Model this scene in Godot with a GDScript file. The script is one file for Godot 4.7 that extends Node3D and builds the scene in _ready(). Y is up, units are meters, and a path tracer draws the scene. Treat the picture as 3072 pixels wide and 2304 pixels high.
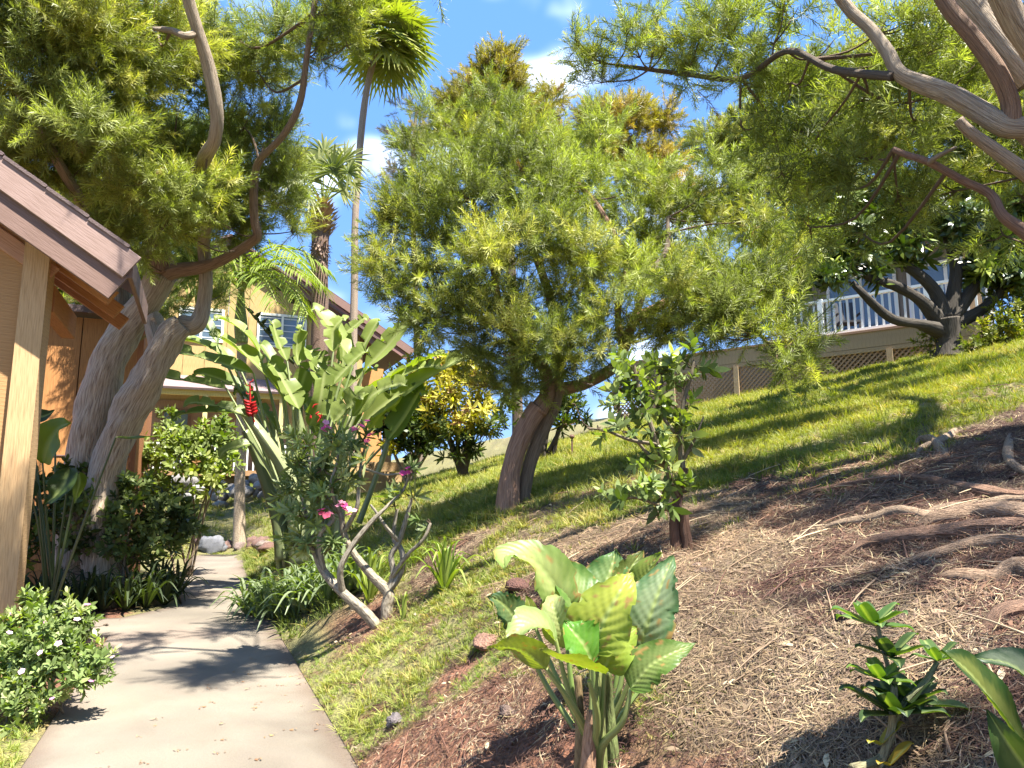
extends Node3D
# A hillside garden path between timber houses: terrain, path, houses, trees, palms, shrubs, ground cover.

const ACROSS := Vector3(0.922, 0, -0.387)   # uphill, away from the path
const ALONG := Vector3(-0.387, 0, -0.922)   # down the path
var rng := RandomNumberGenerator.new()
var noise := FastNoiseLite.new()
var M := {}
var names := {}


# ---------------------------------------------------------------- mesh building
class MB:
	var v := PackedVector3Array()
	var c := PackedColorArray()
	var u := PackedVector2Array()
	var i := PackedInt32Array()

	func vert(p: Vector3, col := Color.WHITE, uv := Vector2.ZERO) -> int:
		v.append(p)
		c.append(col)
		u.append(uv)
		return v.size() - 1

	func tri(a: int, b: int, d: int) -> void:
		i.append(a)
		i.append(b)
		i.append(d)

	func quad(a: int, b: int, d: int, e: int) -> void:
		i.append_array(PackedInt32Array([a, b, d, a, d, e]))

	func mesh(mat: Material) -> ArrayMesh:
		var n := PackedVector3Array()
		n.resize(v.size())
		for k in range(0, i.size(), 3):
			var a := i[k]
			var b := i[k + 1]
			var d := i[k + 2]
			var f := (v[d] - v[a]).cross(v[b] - v[a])
			n[a] += f
			n[b] += f
			n[d] += f
		for k in n.size():
			n[k] = n[k].normalized() if n[k].length_squared() > 1e-16 else Vector3.UP
		var arr := []
		arr.resize(Mesh.ARRAY_MAX)
		arr[Mesh.ARRAY_VERTEX] = v
		arr[Mesh.ARRAY_NORMAL] = n
		arr[Mesh.ARRAY_COLOR] = c
		arr[Mesh.ARRAY_TEX_UV] = u
		arr[Mesh.ARRAY_INDEX] = i
		var m := ArrayMesh.new()
		m.add_surface_from_arrays(Mesh.PRIMITIVE_TRIANGLES, arr)
		m.surface_set_material(0, mat)
		return m

	# six flat faces with their own corners (crisp edges), slightly chamfered look comes from trims
	func box(t: Transform3D, s: Vector3, col := Color.WHITE) -> void:
		var h := s * 0.5
		for f in [[Vector3.RIGHT, Vector3.UP], [Vector3.LEFT, Vector3.UP], [Vector3.UP, Vector3.BACK], [Vector3.DOWN, Vector3.BACK], [Vector3.BACK, Vector3.UP], [Vector3.FORWARD, Vector3.UP]]:
			var nrm: Vector3 = f[0]
			var up: Vector3 = f[1]
			var r := up.cross(nrm)
			var k := v.size()
			for q in [[-1, -1], [-1, 1], [1, 1], [1, -1]]:
				var p: Vector3 = (nrm + r * q[0] + up * q[1]) * h
				var along: float = (r * h).length() * 2.0 * (q[0] * 0.5 + 0.5)
				var high: float = (up * h).length() * 2.0 * (q[1] * 0.5 + 0.5)
				vert(t * p, col, Vector2(along, high))
			quad(k, k + 1, k + 2, k + 3)

	# a bevelled beam: box with chamfered long edges
	func beam(t: Transform3D, s: Vector3, ch := 0.006, col := Color.WHITE) -> void:
		var h := s * 0.5
		var ring := [Vector2(-h.x + ch, -h.y), Vector2(h.x - ch, -h.y), Vector2(h.x, -h.y + ch), Vector2(h.x, h.y - ch), Vector2(h.x - ch, h.y), Vector2(-h.x + ch, h.y), Vector2(-h.x, h.y - ch), Vector2(-h.x, -h.y + ch)]
		for j in 8:
			var a: Vector2 = ring[j]
			var b: Vector2 = ring[(j + 1) % 8]
			var k := v.size()
			vert(t * Vector3(a.x, a.y, -h.z), col, Vector2(0, 0))
			vert(t * Vector3(a.x, a.y, h.z), col, Vector2(0, s.z))
			vert(t * Vector3(b.x, b.y, h.z), col, Vector2(a.distance_to(b), s.z))
			vert(t * Vector3(b.x, b.y, -h.z), col, Vector2(a.distance_to(b), 0))
			quad(k, k + 1, k + 2, k + 3)
		for e in [-1.0, 1.0]:
			var k := v.size()
			for j in 8:
				vert(t * Vector3(ring[j].x, ring[j].y, h.z * e), col, Vector2(ring[j].x, ring[j].y))
			for j in range(1, 7):
				if e > 0:
					tri(k, k + j + 1, k + j)
				else:
					tri(k, k + j, k + j + 1)

	# a smooth tube through points (x, y, z, radius)
	func tube(pts: Array, sides := 8, col := Color.WHITE, sub := 4, lumps := 0.0, seed_ := 0.0, close := true) -> void:
		var path: Array = []
		var n := pts.size()
		for k in n - 1:
			var p0: Vector4 = pts[maxi(k - 1, 0)]
			var p1: Vector4 = pts[k]
			var p2: Vector4 = pts[k + 1]
			var p3: Vector4 = pts[mini(k + 2, n - 1)]
			for s in sub:
				var t := float(s) / sub
				path.append(0.5 * ((2.0 * p1) + (p2 - p0) * t + (2.0 * p0 - 5.0 * p1 + 4.0 * p2 - p3) * t * t + (3.0 * p1 - p0 - 3.0 * p2 + p3) * t * t * t))
		path.append(pts[n - 1])
		var first := v.size()
		var ref := Vector3(0.31, 0.17, 0.93)
		var total := 0.0
		var cnt := path.size()
		for k in cnt:
			var q: Vector4 = path[k]
			var p := Vector3(q.x, q.y, q.z)
			var qa: Vector4 = path[maxi(k - 1, 0)]
			var qb: Vector4 = path[mini(k + 1, cnt - 1)]
			var dir := Vector3(qb.x - qa.x, qb.y - qa.y, qb.z - qa.z).normalized()
			var x := (ref - dir * ref.dot(dir)).normalized()
			if x.length_squared() < 0.5:
				x = dir.cross(Vector3.UP).normalized()
			ref = x
			var y := dir.cross(x)
			if k > 0:
				total += p.distance_to(Vector3(qa.x, qa.y, qa.z))
			for j in sides + 1:
				var a := TAU * j / sides
				var r := maxf(q.w, 0.0008)
				if lumps > 0.0:
					r *= 1.0 + lumps * (sin(a * 2.0 + total * 5.0 + seed_) * 0.5 + sin(a * 3.0 - total * 9.0 + seed_ * 2.0) * 0.35 + sin(a * 5.0 + total * 23.0 + seed_ * 3.0) * 0.22)
				vert(p + (x * cos(a) + y * sin(a)) * r, col, Vector2(float(j) / sides, total))
		var w := sides + 1
		for k in cnt - 1:
			for j in sides:
				var a := first + k * w + j
				quad(a, a + w, a + w + 1, a + 1)
		if close:
			for e in [0, cnt - 1]:
				var q: Vector4 = path[e]
				var mid := vert(Vector3(q.x, q.y, q.z), col, Vector2(0.5, total))
				for j in sides:
					var a: int = first + e * w + j
					if e == 0:
						tri(mid, a, a + 1)
					else:
						tri(mid, a + 1, a)

	# a narrow blade: base, direction, side, how far it bends towards «bend»
	func blade(base: Vector3, dir: Vector3, side: Vector3, length: float, width: float, bend: Vector3, segs := 2, c0 := Color.WHITE, c1 := Color.WHITE, widest := 0.35) -> void:
		var first := v.size()
		for k in segs + 1:
			var t := float(k) / segs
			var p := base + dir * length * t + bend * length * t * t
			var w := width * 0.5
			w *= (0.45 + 0.55 * t / widest) if t < widest else (1.0 - pow((t - widest) / (1.0 - widest), 1.6))
			var col := c0.lerp(c1, t)
			if k == segs:
				vert(p, col, Vector2(0.5, 1))
			else:
				vert(p - side * w, col, Vector2(0, t))
				vert(p + side * w, col, Vector2(1, t))
		for k in segs:
			var a := first + k * 2
			if k == segs - 1:
				tri(a, a + 2, a + 1)
			else:
				quad(a, a + 2, a + 3, a + 1)


# ---------------------------------------------------------------- naming and placing
func numbered(called: String) -> String:
	var n: int = names.get(called, 0)
	names[called] = n + 1
	return called if n == 0 else "%s_%03d" % [called, n]


func meta(o: Node, label: String, category: String, group := "", kind := "") -> Node:
	o.set_meta("label", label)
	o.set_meta("category", category)
	if group != "":
		o.set_meta("group", group)
	if kind != "":
		o.set_meta("kind", kind)
	return o


func thing(called: String, label: String, category: String, at := Vector3.ZERO, group := "") -> Node3D:
	var o := Node3D.new()
	o.name = numbered(called)
	add_child(o)
	o.position = at
	meta(o, label, category, group)
	return o


func part(called: String, mesh: Mesh, parent: Node, t := Transform3D.IDENTITY) -> MeshInstance3D:
	var o := MeshInstance3D.new()
	o.name = called
	o.mesh = mesh
	o.transform = t
	parent.add_child(o, true)
	return o


# a part whose mesh was built in world coordinates, under a thing that stands somewhere
func part_w(called: String, mb: MB, mat: Material, parent: Node3D) -> MeshInstance3D:
	var inv := world_of(parent).affine_inverse()
	for k in mb.v.size():
		mb.v[k] = inv * mb.v[k]
	return part(called, mb.mesh(mat), parent)


func world_of(o: Node3D) -> Transform3D:
	var t := o.transform
	var p := o.get_parent()
	while p is Node3D and p != self:
		t = p.transform * t
		p = p.get_parent()
	return t


func solo(called: String, mb: MB, mat: Material, kind := "structure") -> MeshInstance3D:
	var o := part(numbered(called), mb.mesh(mat), self)
	o.set_meta("kind", kind)
	return o


func copies(called: String, mesh: Mesh, xf: Array, cols: Array, parent: Node3D) -> MultiMeshInstance3D:
	var mm := MultiMesh.new()
	mm.transform_format = MultiMesh.TRANSFORM_3D
	mm.use_colors = true
	mm.mesh = mesh
	mm.instance_count = xf.size()
	var inv := Transform3D.IDENTITY if parent == self else world_of(parent).affine_inverse()
	for k in xf.size():
		mm.set_instance_transform(k, inv * xf[k])
		mm.set_instance_color(k, cols[k])
	var o := MultiMeshInstance3D.new()
	o.name = called
	o.multimesh = mm
	parent.add_child(o, true)
	return o


# ---------------------------------------------------------------- chance
func rr(a: float, b: float) -> float:
	return rng.randf_range(a, b)


func rdir() -> Vector3:
	var z := rr(-1, 1)
	var a := rr(0, TAU)
	var r := sqrt(1.0 - z * z)
	return Vector3(cos(a) * r, z, sin(a) * r)


func upright(y: Vector3, spin := 0.0) -> Basis:
	y = y.normalized()
	var x := y.cross(Vector3(0.3, 0.1, 0.95)).normalized()
	if x.length_squared() < 0.5:
		x = Vector3.RIGHT
	x = x.rotated(y, spin)
	return Basis(x, y, x.cross(y))


func mixc(a: Color, b: Color, t: float) -> Color:
	return a.lerp(b, clampf(t, 0, 1))


func lin(r: float, g: float, b: float) -> Color:   # a real-world (linear) colour as the sRGB that albedo_color wants
	return Color(r, g, b).linear_to_srgb()


func v3(q: Vector4) -> Vector3:
	return Vector3(q.x, q.y, q.z)


func v4(p: Vector3, r: float) -> Vector4:
	return Vector4(p.x, p.y, p.z, r)


# ---------------------------------------------------------------- terrain
func rise(x: float, z: float) -> float:
	var s := 0.922 * x - 0.387 * z - 0.785
	var t := -0.387 * x - 0.922 * z
	var h := 0.0
	if s > 0.0:
		var e := sqrt(s * s + 0.09) - 0.3
		var e1 := minf(e, 14.5)
		h = 0.28 * e1 + 0.85 * (1.0 - exp(-e1 / 1.2)) + 0.1 * maxf(0.0, e - 14.5)
	var q := maxf(0.0, t - 21.5)
	h += (0.25 * q if q < 6.0 else 1.5 + 0.06 * (q - 6.0)) / (1.0 + exp(minf(s - 3.0, 60.0)))
	return h


func ground(x: float, z: float) -> float:
	var s := 0.922 * x - 0.387 * z - 0.785
	var k := clampf(maxf(s / 0.6, (-1.75 - s) / 0.6), 0.0, 1.0)
	return rise(x, z) + k * (0.05 * noise.get_noise_2d(x * 55.0, z * 55.0) + 0.028 * noise.get_noise_2d(x * 260.0 + 50.0, z * 260.0))


func on(x: float, z: float, up := 0.0) -> Vector3:
	return Vector3(x, ground(x, z) + up, z)


# which stuff covers the soil there: 0 grass, 1 needle mulch, 2 bare red soil, 3 pale straw
func cover(x: float, z: float) -> Vector4:
	var s := 0.922 * x - 0.387 * z - 0.785
	var d := -z
	var n1 := noise.get_noise_2d(x * 26.0 + 300.0, z * 26.0)
	var n2 := noise.get_noise_2d(x * 90.0, z * 90.0 + 200.0)
	var n3 := noise.get_noise_2d(x * 15.0 - 90.0, z * 15.0)
	# mulch and roots under the tree on the slope
	var mulch := smoothstep(0.95, 1.35, s + n1 * 0.5) * smoothstep(5.7, 5.0, d - 0.16 * maxf(x, 0.0) + n1 * 0.9 + n2 * 0.5)
	mulch = maxf(mulch, smoothstep(-0.05, 0.2, n1 + n2 * 0.6 + 0.12) * smoothstep(4.6, 5.4, d) * smoothstep(9.4, 7.8, d + n3) * smoothstep(4.6, 3.0, s + n2) * smoothstep(0.9, 1.4, s))
	# bare red soil along the path's edge and round the plants
	var soil := smoothstep(1.1, 0.8, s + n1 * 0.4) * maxf(smoothstep(4.75, 4.25, d + n2 * 0.8), smoothstep(5.9, 6.6, d + n2) * smoothstep(0.3, 0.6, s) * smoothstep(8.5, 7.2, d))
	soil = maxf(soil, smoothstep(0.25, 0.5, n2 + 0.1) * smoothstep(1.6, 0.9, s) * smoothstep(6.4, 5.3, d))
	if s < 0.0:
		soil = smoothstep(5.0, 6.0, d) * smoothstep(15.0, 13.0, d) if s < -1.6 else 0.0
		mulch = 0.0
	var straw := smoothstep(0.12, 0.4, n3 + n2 * 0.4) * (0.35 + 0.65 * mulch) * smoothstep(0.3, 0.8, s)
	soil *= smoothstep(10.5, 9.0, d) if s > 0.0 else 1.0
	mulch *= 1.0 - soil * 0.8
	return Vector4(clampf(1.0 - mulch - soil, 0, 1), mulch, soil, straw)


func in_path(x: float, z: float, margin := 0.0) -> bool:
	var p := Vector2(x, z)
	if Geometry2D.is_point_in_polygon(p, path_poly):
		return true
	if margin > 0.0:
		for k in path_poly.size():
			if Geometry2D.get_closest_point_to_segment(p, path_poly[k], path_poly[(k + 1) % path_poly.size()]).distance_to(p) < margin:
				return true
	return false


var path_poly := PackedVector2Array([
	Vector2(1.87, 2.1), Vector2(-0.89, -4.47), Vector2(-2.66, -8.64), Vector2(-3.05, -9.7), Vector2(-3.75, -11.0), Vector2(-4.5, -13.0), Vector2(-5.9, -16.5), Vector2(-7.0, -19.4),
	Vector2(-8.45, -19.9), Vector2(-7.0, -16.0), Vector2(-5.75, -12.9), Vector2(-4.75, -10.9), Vector2(-5.0, -9.7), Vector2(-6.4, -9.3), Vector2(-6.2, -8.5), Vector2(-4.5, -8.5), Vector2(-2.83, -4.53), Vector2(-0.03, 2.1)])


# ---------------------------------------------------------------- materials
func noise_tex(freq: float, octaves: int, ramp: Array, seed_: int, size := 512, kind := FastNoiseLite.TYPE_SIMPLEX_SMOOTH, normal := false, strength := 4.0) -> NoiseTexture2D:
	var f := FastNoiseLite.new()
	f.noise_type = kind
	f.frequency = freq
	f.fractal_octaves = octaves
	f.seed = seed_
	var t := NoiseTexture2D.new()
	t.width = size
	t.height = size
	t.seamless = true
	t.noise = f
	if normal:
		t.as_normal_map = true
		t.bump_strength = strength
	elif ramp.size() > 0:
		var g := Gradient.new()
		var offs := PackedFloat32Array()
		var cols := PackedColorArray()
		for k in ramp.size():
			offs.append(float(k) / (ramp.size() - 1))
			cols.append(ramp[k])
		g.offsets = offs
		g.colors = cols
		t.color_ramp = g
	return t


func mat(called: String, color: Color, rough := 0.85, tex: Texture2D = null, scale := Vector3.ONE, tri := 0, bump: Texture2D = null, bump_cm := 1.0) -> StandardMaterial3D:
	var m := StandardMaterial3D.new()
	m.resource_name = called
	m.albedo_color = color
	m.roughness = rough
	m.vertex_color_use_as_albedo = true
	if tex:
		m.albedo_texture = tex
	m.uv1_scale = scale
	if tri > 0:
		m.uv1_triplanar = true
		m.uv1_world_triplanar = tri == 2
	if bump:
		m.heightmap_enabled = true
		m.heightmap_texture = bump
		m.heightmap_scale = bump_cm
	M[called] = m
	return m


func leafy(called: String, rough := 0.5, through := Color(0.75, 0.85, 0.35), spec := 0.5) -> StandardMaterial3D:
	var m := mat(called, Color.WHITE, rough)
	m.cull_mode = BaseMaterial3D.CULL_DISABLED
	m.backlight_enabled = true
	m.backlight = through
	m.metallic_specular = spec
	return m


func make_materials() -> void:
	var w := Color.WHITE
	var grain := noise_tex(0.05, 5, [Color(0.55, 0.55, 0.55), Color(0.8, 0.8, 0.8), Color(1, 1, 1)], 4)
	var speck := noise_tex(0.35, 3, [Color(0.45, 0.43, 0.4), Color(0.82, 0.82, 0.82), Color(1, 1, 1)], 9)
	var clods := noise_tex(0.06, 5, [], 12)
	var bark := noise_tex(0.02, 5, [Color(0.5, 0.43, 0.38), Color(0.8, 0.76, 0.72), Color(0.92, 0.89, 0.86), Color(1, 0.98, 0.95)], 21)
	var barkh := noise_tex(0.03, 5, [], 22)
	var wood := noise_tex(0.012, 5, [Color(0.84, 0.81, 0.77), Color(0.95, 0.94, 0.92), Color(1, 1, 1)], 31)
	var woodh := noise_tex(0.02, 5, [], 33)
	mat("ground", w, 0.95, grain, Vector3(0.9, 0.9, 0.9), 2, clods, 3.0)
	mat("concrete", w, 0.92, speck, Vector3(1.3, 1.3, 1.3), 2, clods, 0.25)
	mat("bark", w, 0.85, bark, Vector3(5, 0.3, 1), 0, barkh, 1.2)
	mat("palm_bark", w, 0.9, bark, Vector3(2, 3.0, 1), 0, barkh, 1.0)
	mat("root_bark", w, 0.9, bark, Vector3(3, 1.6, 1), 0, barkh, 1.4)
	mat("smooth_bark", w, 0.75, bark, Vector3(1, 1.5, 1), 0, barkh, 0.3)
	mat("siding", w, 0.85, wood, Vector3(0.7, 14, 1), 0, woodh, 0.25)
	mat("siding_up", w, 0.85, wood, Vector3(7, 0.5, 1), 0, woodh, 0.3)
	mat("board", w, 0.8, wood, Vector3(11, 0.6, 1), 0, woodh, 0.15)
	mat("paint", w, 0.55)
	mat("rock", w, 0.9, grain, Vector3(2.2, 2.2, 2.2), 1, clods, 2.0)
	mat("litter", w, 0.8)
	mat("shingle", w, 0.9, speck, Vector3(2, 2, 2), 1, clods, 0.4)
	mat("metal", w, 0.45)
	var gl := mat("glass", Color(0.35, 0.42, 0.48), 0.08)
	gl.metallic_specular = 0.8
	leafy("needle", 0.45, Color(0.95, 1.0, 0.55), 0.45)
	leafy("grass", 0.6, Color(0.9, 0.92, 0.4), 0.3)
	leafy("leaf", 0.4, Color(0.85, 0.92, 0.3), 0.35)
	leafy("thick_leaf", 0.28, Color(0.5, 0.6, 0.2))
	leafy("petal", 0.5, Color(0.7, 0.5, 0.5))
	leafy("dry", 0.8, Color(0.4, 0.35, 0.25))


# ---------------------------------------------------------------- terrain, path, ground cover
func axis(lo: float, hi: float, a: float, b: float, fine: float) -> PackedFloat32Array:
	var out := PackedFloat32Array()
	var left := []
	var q := a
	var st := fine
	while q > lo:
		st *= 1.16
		q -= st
		left.push_front(q)
	for p in left:
		out.append(p)
	q = a
	while q < b:
		out.append(q)
		q += fine
	st = fine
	while q < hi:
		out.append(q)
		st *= 1.16
		q += st
	out.append(hi + st)
	return out


func build_ground() -> void:
	var xs := axis(-160.0, 160.0, -4.5, 5.5, 0.07)
	var zs := axis(-260.0, 30.0, -11.5, -1.5, 0.07)
	var mb := MB.new()
	var c_grass := Color(0.25, 0.22, 0.08)
	var c_mulch := Color(0.085, 0.04, 0.028)
	var c_soil := Color(0.27, 0.115, 0.062)
	var c_straw := Color(0.2, 0.125, 0.08)
	for z in zs:
		for x in xs:
			var k := cover(x, z)
			var col := c_grass * k.x + c_mulch * k.y + c_soil * k.z
			col = col.lerp(c_straw, k.w * 0.75)
			var n := noise.get_noise_2d(x * 200.0, z * 200.0 + 70.0)
			col *= 1.0 + 0.35 * n
			col.a = 1.0
			mb.vert(Vector3(x, ground(x, z) - (0.05 if in_path(x, z) else 0.0), z), col, Vector2(x, z))
	var w := xs.size()
	for r in zs.size() - 1:
		for q in w - 1:
			var a := r * w + q
			mb.quad(a, a + w, a + w + 1, a + 1)
	solo("ground", mb, M.ground)


func build_path() -> void:
	var mb := MB.new()
	var col := Color(0.285, 0.238, 0.182)
	var ids := Geometry2D.triangulate_polygon(path_poly)
	var far := func(p: Vector2) -> float: return rise(p.x, p.y) * 0.6 + 0.028
	var todo := []
	for k in range(0, ids.size(), 3):
		todo.append([path_poly[ids[k]], path_poly[ids[k + 1]], path_poly[ids[k + 2]]])
	var seen := {}
	while todo.size() > 0:
		var tr: Array = todo.pop_back()
		var a: Vector2 = tr[0]
		var b: Vector2 = tr[1]
		var d: Vector2 = tr[2]
		var l := [a.distance_to(b), b.distance_to(d), d.distance_to(a)]
		var most := 0.22 + 0.04 * maxf(0.0, -a.y - 7.0)
		if l.max() > most:
			# halve the longest side, the same way from both of its neighbours
			var k: int = l.find(l.max())
			var p: Vector2 = tr[k]
			var q: Vector2 = tr[(k + 1) % 3]
			var r: Vector2 = tr[(k + 2) % 3]
			var m := (p + q) * 0.5
			todo.append([p, m, r])
			todo.append([m, q, r])
			continue
		var id := []
		for p in tr:
			if not seen.has(p):
				var n := noise.get_noise_2d(p.x * 45.0, p.y * 45.0 + 31.0) + 0.5 * noise.get_noise_2d(p.x * 160.0, p.y * 160.0)
				var w := noise.get_noise_2d(p.x * 28.0 + 77.0, p.y * 28.0)
				var c := col * (1.0 + 0.42 * n)
				c = c.lerp(Color(0.29, 0.215, 0.165), smoothstep(0.05, 0.35, w) * 0.7)
				var edge := 9.0
				for e in path_poly.size():
					edge = minf(edge, Geometry2D.get_closest_point_to_segment(p, path_poly[e], path_poly[(e + 1) % path_poly.size()]).distance_to(p))
				var grime := smoothstep(0.16, 0.0, edge + 0.12 * n) * 0.55   # soil washed onto the rim, in ragged tongues
				c = c.lerp(Color(0.16, 0.1, 0.065), grime)
				c.a = 1.0
				seen[p] = mb.vert(Vector3(p.x, far.call(p) - 0.008 * smoothstep(0.03, 0.0, edge), p.y), c, p)
			id.append(seen[p])
		if (b - a).cross(d - a) > 0:
			mb.tri(id[0], id[1], id[2])
		else:
			mb.tri(id[0], id[2], id[1])
	for k in path_poly.size():
		var a: Vector2 = path_poly[k]
		var b: Vector2 = path_poly[(k + 1) % path_poly.size()]
		var i0 := mb.vert(Vector3(a.x, far.call(a), a.y), col, a)
		var i1 := mb.vert(Vector3(b.x, far.call(b), b.y), col, b)
		var i2 := mb.vert(Vector3(b.x, far.call(b) - 0.18, b.y), col, b)
		var i3 := mb.vert(Vector3(a.x, far.call(a) - 0.18, a.y), col, a)
		mb.quad(i0, i1, i2, i3)
	solo("path", mb, M.concrete)


func grass_mesh(n: int, length: float, width: float, spread: float) -> ArrayMesh:
	var mb := MB.new()
	for k in n:
		var a := rr(0, TAU)
		var out := Vector3(cos(a), 0, sin(a))
		var lean := rr(0.15, 1.0) * spread
		var dir := (Vector3.UP + out * lean * 0.5).normalized()
		var side := dir.cross(out).normalized().rotated(dir, rr(-0.6, 0.6))
		var tone := rr(0.75, 1.15)
		mb.blade(out * rr(0, 0.025), dir, side, length * rr(0.55, 1.1), width, (out * 0.6 - Vector3.UP * 0.35) * lean, 3, Color(tone, tone, tone * 0.9), Color(tone * 1.1, tone, tone * 0.8), 0.2)
	return mb.mesh(M.grass)


func litter_mesh(n: int) -> ArrayMesh:
	var mb := MB.new()
	for k in n:
		var a := rr(0, TAU)
		var dir := Vector3(cos(a), rr(-0.15, 0.3), sin(a)).normalized()
		var side := dir.cross(Vector3.UP).normalized()
		var tone := rr(0.35, 1.25)
		var col := Color(tone, tone * rr(0.85, 1.0), tone * rr(0.7, 1.0))
		mb.blade(Vector3(rr(-0.07, 0.07), rr(0.0, 0.025), rr(-0.07, 0.07)), dir, side, rr(0.025, 0.09), rr(0.002, 0.0055), side * rr(-0.4, 0.4) + Vector3.UP * rr(-0.25, 0.15), 2, col, col, 0.4)
	return mb.mesh(M.litter)


func dead_leaves(n: int) -> ArrayMesh:
	var mb := MB.new()
	for k in n:
		var a := rr(0, TAU)
		var dir := Vector3(cos(a), rr(0.0, 0.35), sin(a)).normalized()
		var side := dir.cross(Vector3.UP).normalized().rotated(dir, rr(-0.5, 0.5))
		var tone := rr(0.6, 1.3)
		mb.blade(Vector3(rr(-0.09, 0.09), rr(0.004, 0.02), rr(-0.09, 0.09)), dir, side, rr(0.03, 0.07), rr(0.012, 0.026), Vector3.DOWN * rr(-0.1, 0.35), 4, Color(tone, tone * 0.9, tone * 0.8), Color(tone, tone * 0.9, tone * 0.8), 0.45)
	return mb.mesh(M.dry)


func sticks(n: int) -> ArrayMesh:
	var mb := MB.new()
	for k in n:
		var a := rr(0, TAU)
		var dir := Vector3(cos(a), rr(-0.05, 0.15), sin(a))
		var p := Vector3(rr(-0.1, 0.1), 0.012, rr(-0.1, 0.1))
		var l := rr(0.08, 0.26)
		mb.tube([v4(p, 0.004), v4(p + dir * l * 0.5 + Vector3(rr(-0.02, 0.02), 0.008, rr(-0.02, 0.02)), 0.0035), v4(p + dir * l, 0.002)], 5, Color(0.9, 0.85, 0.8), 2)
	return mb.mesh(M.litter)


func build_cover() -> void:
	# lawn grass
	var shorts := [grass_mesh(12, 0.07, 0.006, 1.2), grass_mesh(12, 0.08, 0.005, 1.6)]
	var longs := [grass_mesh(14, 0.08, 0.005, 1.5), grass_mesh(12, 0.1, 0.0055, 1.8)]
	var xf := [[], [], [], []]
	var cf := [[], [], [], []]
	var zones := [[-3.5, 3.0, -7.2, -3.0, 900.0, 0.85], [-1.5, 7.5, -11.5, -4.8, 330.0, 1.25], [-9.0, 12.0, -20.0, -8.0, 120.0, 1.9], [-14.0, -4.0, -30.0, -19.0, 45.0, 2.6], [-4.6, -2.2, -5.6, -2.5, 300.0, 1.0]]
	for zi in zones.size():
		var zn: Array = zones[zi]
		var n := int((zn[1] - zn[0]) * (zn[3] - zn[2]) * zn[4])
		for k in n:
			var x := rr(zn[0], zn[1])
			var z := rr(zn[2], zn[3])
			if in_path(x, z, 0.015 if zi != 4 else 0.03):
				continue
			var s := 0.922 * x - 0.387 * z - 0.785
			if s < 0.0 and zi < 3:
				continue
			if zi == 4 and s > -1.7:
				continue
			var cv := cover(x, z)
			var p: float = cv.x * (1.0 - 0.4 * cv.w) + 0.03 * cv.y
			p *= 0.38 + 0.9 * smoothstep(-0.4, 0.2, noise.get_noise_2d(x * 60.0, z * 60.0 + 40.0))
			if zi == 1 and z > -5.0:
				p *= 0.7
			if rng.randf() > p:
				continue
			var tall := zi >= 1 and zi < 4 and noise.get_noise_2d(x * 30.0 + 11.0, z * 30.0) > -0.05
			var b := (2 if tall else 0) + rng.randi() % 2
			var sc: float = rr(0.6, 1.2) * zn[5] * (0.75 if zi == 0 else 1.0)
			var tilt := Vector3(rr(-0.25, 0.25), 1, rr(-0.25, 0.25))
			xf[b].append(Transform3D(upright(tilt, rr(0, TAU)).scaled(Vector3(1, rr(0.7, 1.1), 1) * sc), on(x, z, -0.004)))
			var g := noise.get_noise_2d(x * 22.0 + 5.0, z * 22.0)
			var col := mixc(Color(0.15, 0.2, 0.05), Color(0.38, 0.39, 0.13), rr(0, 0.85) + g)
			if zi == 0 or zi == 4:
				col = mixc(Color(0.16, 0.25, 0.05), Color(0.36, 0.42, 0.12), rr(0, 0.85) + g)
			if rng.randf() < 0.13 + 0.2 * cv.w:
				col = mixc(col, Color(0.48, 0.38, 0.17), rr(0.5, 1.0))
			cf[b].append(col)
	var lawn := Node3D.new()
	lawn.name = "grass"
	add_child(lawn)
	meta(lawn, "patchy green lawn grass on the slope beside the path", "grass", "", "stuff")
	for b in 4:
		var mesh: Mesh = shorts[b] if b < 2 else longs[b - 2]
		copies("blades", mesh, xf[b], cf[b], lawn).set_meta("kind", "stuff")
	# fallen needles and straw, dead leaves, sticks
	var lm := [litter_mesh(26), litter_mesh(26), litter_mesh(20), dead_leaves(4), sticks(3)]
	xf = [[], [], [], [], []]
	cf = [[], [], [], [], []]
	for k in 62000:
		var x := rr(-2.5, 5.6)
		var z := rr(-9.6, -1.7)
		if in_path(x, z):
			if rng.randf() < 0.012:
				xf[3].append(Transform3D(upright(Vector3.UP, rr(0, TAU)) * rr(0.25, 0.6), Vector3(x, rise(x, z) * 0.6 + 0.031, z)))
				cf[3].append(mixc(Color(0.2, 0.1, 0.05), Color(0.4, 0.28, 0.14), rng.randf()))
			continue
		var cv := cover(x, z)
		var s := 0.922 * x - 0.387 * z - 0.785
		if s < 0.03:
			continue
		var p: float = cv.y * 0.95 + cv.z * 0.22 + cv.w * 0.3 + 0.06
		if z < -5.8:
			p *= 0.45
		if rng.randf() > p:
			continue
		var b := rng.randi() % 3
		if rng.randf() < 0.07:
			b = 3
		elif rng.randf() < 0.03:
			b = 4
		var slope := Vector3(ground(x - 0.1, z) - ground(x + 0.1, z), 0.2, ground(x, z - 0.1) - ground(x, z + 0.1))
		xf[b].append(Transform3D(upright(slope, rr(0, TAU)) * rr(0.6, 1.25), on(x, z, 0.003)))
		var g := noise.get_noise_2d(x * 40.0, z * 40.0 + 9.0) + rr(-0.35, 0.35)
		var col := mixc(Color(0.085, 0.036, 0.024), Color(0.26, 0.14, 0.085), 0.3 + g * 1.1)
		if rng.randf() < 0.19:
			col = Color(0.5, 0.39, 0.25) * rr(0.7, 1.1)
		if cv.w > 0.4:
			col = mixc(col, Color(0.45, 0.36, 0.23), 0.35)
		cf[b].append(col)
	var lit := Node3D.new()
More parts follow.
